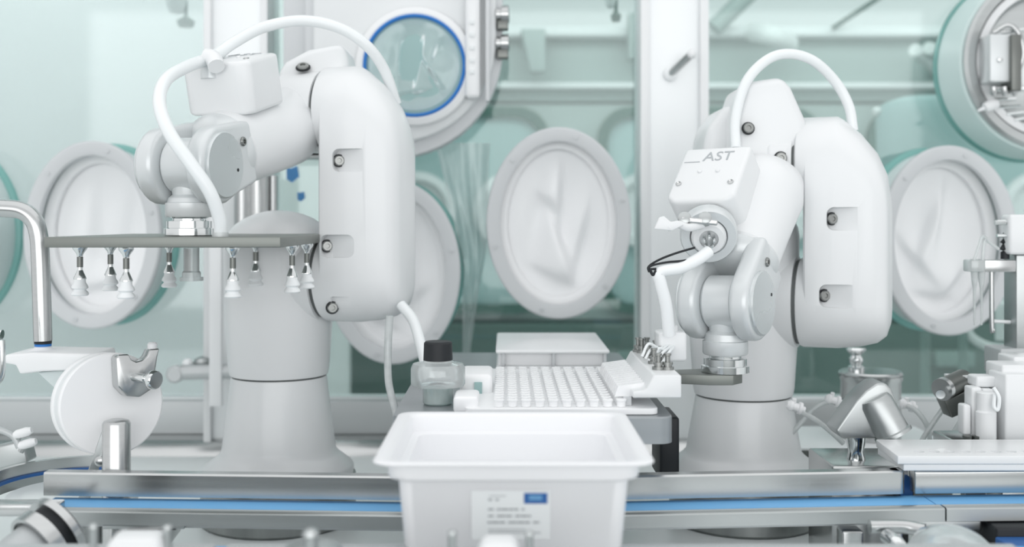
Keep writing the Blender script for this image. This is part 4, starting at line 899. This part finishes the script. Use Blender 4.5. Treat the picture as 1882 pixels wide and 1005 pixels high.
MB().lathe(P(1812, 757, 1.39), UZ, [(0, .011), (Z(722, 1.40) - Z(757, 1.40), .011), (Z(720, 1.40) - Z(757, 1.40), .009), (Z(720, 1.40) - Z(757, 1.40), 0)], 28).build('cylinder', 'white', vs_)
MB().tube([P(1826, 712, 1.375), P(1836, 730, 1.37), P(1834, 752, 1.37), P(1827, 748, 1.37), P(1828, 725, 1.375)], .0025, 8).build('cable_loop', 'hose', vs_)
for x in (1778, 1795): MB().lathe(P(x, 812, 1.388), UZ, [(0, .006), (.008, .006), (.008, 0)], 14).build('foot_screw', 'steel_dark', vs_)
MB().bounds(X(1815, 1.44), X(1990, 1.44), 1.40, 1.49, FL, Z(846, 1.44) - .0).build('stand', 'steel', vs_, bevel=.002)
# white hole plates over the conveyor
hp_ = thing('hole_plate', 'long white plate with a row of oval holes at the right edge', 'plate', (X(1800, 1.27), 1.28, -.285))
zt, zb = Z(838, 1.25), Z(853, 1.25)
pl = MB().loft([[Vector((X(1650, 1.25), 1.25, zb)), Vector((X(2150, 1.25), 1.25, zb)), Vector((X(2150, 1.25), 1.345, zb)), Vector((X(1610, 1.345), 1.345, zb))],
                [Vector((X(1650, 1.25), 1.25, zt)), Vector((X(2150, 1.25), 1.25, zt)), Vector((X(2150, 1.25), 1.345, zt)), Vector((X(1610, 1.345), 1.345, zt))]]).build('plate', 'white', hp_, bevel=.001)
cuts = []
for k in range(9): 
    cuts.append(MB().lathe((X(1689, 1.275) + k * .0180, 1.275, zt - .004), UZ, [(0, .0060), (.02, .0060)], 20))
cut(pl, cuts)
MB().bounds(X(1668, 1.24), X(2150, 1.24), 1.252, 1.34, -.2893, zb - .0005).build('lower_plate', 'white', hp_, bevel=.001)
MB().bounds(X(1790, 1.30), X(1830, 1.30), 1.324, 1.338, FL, -.2894).build('leg', 'steel', hp_, bevel=.002)
br = thing('belt_return', 'blue belt curling over a black roller between the two conveyors', 'belt', (X(1655, 1.30), 1.30, -.33))
MB().lathe(P(1652, 898, 1.30), UX, [(-.012, .015), (.012, .015)], 28).build('roller', 'rubber', br)
MB().oval(P(1658, 900, 1.30) - UX * .008, UX, .018, .018, [(0, -.0018), (0, 0), (.014, 0), (.014, -.0018)], 40).build('belt', 'blue_dark', br)
MB().bounds(X(1640, 1.3), X(1655, 1.3), 1.29, 1.31, FL, Z(905, 1.3)).build('stand', 'steel', br, bevel=.001)
# dosing arm with pipette tips
da = thing('dosing_arm', 'white dosing head with steel arm and clear pipette tips at the right edge', 'dosing head', (X(1872, 1.560), 1.560, FL))
MB().bounds(X(1856, 1.540), X(1990, 1.540), 1.540, 1.570, Z(468, 1.540), Z(394, 1.540)).build('head', 'white', da, bevel=.005)
MB().bounds(X(1868, 1.550), X(1990, 1.550), 1.550, 1.590, Z(655, 1.550), Z(468, 1.550)).build('column', 'steel_soft', da, bevel=.002)
MB().bounds(X(1836, 1.550), X(1990, 1.550), 1.545, 1.600, Z(690, 1.550), Z(640, 1.550)).build('column_base', 'sill_steel', da, bevel=.003)
MB().bounds(X(1872, 1.580), X(1980, 1.580), 1.570, 1.610, FL, Z(660, 1.580)).build('stand', 'steel_soft', da, bevel=.002)
MB().bounds(X(1810, 1.550), X(1870, 1.550), 1.552, 1.575, Z(500, 1.550), Z(478, 1.550)).build('arm', 'steel', da, bevel=.001)
MB().bounds(X(1786, 1.540), X(1812, 1.540), 1.543, 1.570, Z(500, 1.540), Z(478, 1.540)).build('tip_holder', 'bottle_plastic', da, bevel=.002)
for x in (1791, 1804):
    MB().lathe(P(x, 476, 1.555), -UZ, [(0, .0052), (.014, .0052), (.030, .0042), (.038, .0030), (.042, .0022), (Z(476, 1.555) - Z(597, 1.555), .0012), (Z(476, 1.555) - Z(598, 1.555), 0)], 14).build('pipette_tip', 'milky', da)
for y in (407, 433): MB().tube([P(1832, y, 1.550), P(1855, y, 1.550)], .0028, 10, 0).build('nozzle', 'chrome', da)
MB().tube([P(1828, 409, 1.550), P(1848, 409, 1.550)], .0036, 10, 0).build('clear_tube', 'milky', da)
MB().lathe(P(1847, 476, 1.560), UZ, [(0, .006), (.010, .006), (.012, .002), (.014, .008), (.022, .003), (.024, .007), (.030, .002), (.032, .006), (.040, .001), (.040, 0)], 20).build('bellows', 'rubber', da)
MB().tube([P(1822, 488, 1.560), P(1823, 600, 1.560), P(1826, 606, 1.560)], .0034, 10).build('rod', 'steel', da)
MB().tube([P(1822, 590, 1.570), P(1880, 593, 1.570)], .0028, 10, 0).build('cross_rod', 'pillar', da)
MB().tube([P(1790, 478, 1.550), P(1800, 450, 1.550), P(1806, 434, 1.550), P(1818, 445, 1.550), P(1836, 458, 1.550)], .0022, 8).build('fine_tube', 'milky', da)
MB().tube([P(1806, 478, 1.550), P(1808, 450, 1.550), P(1812, 438, 1.550)], .0022, 8).build('fine_tube', 'milky', da)
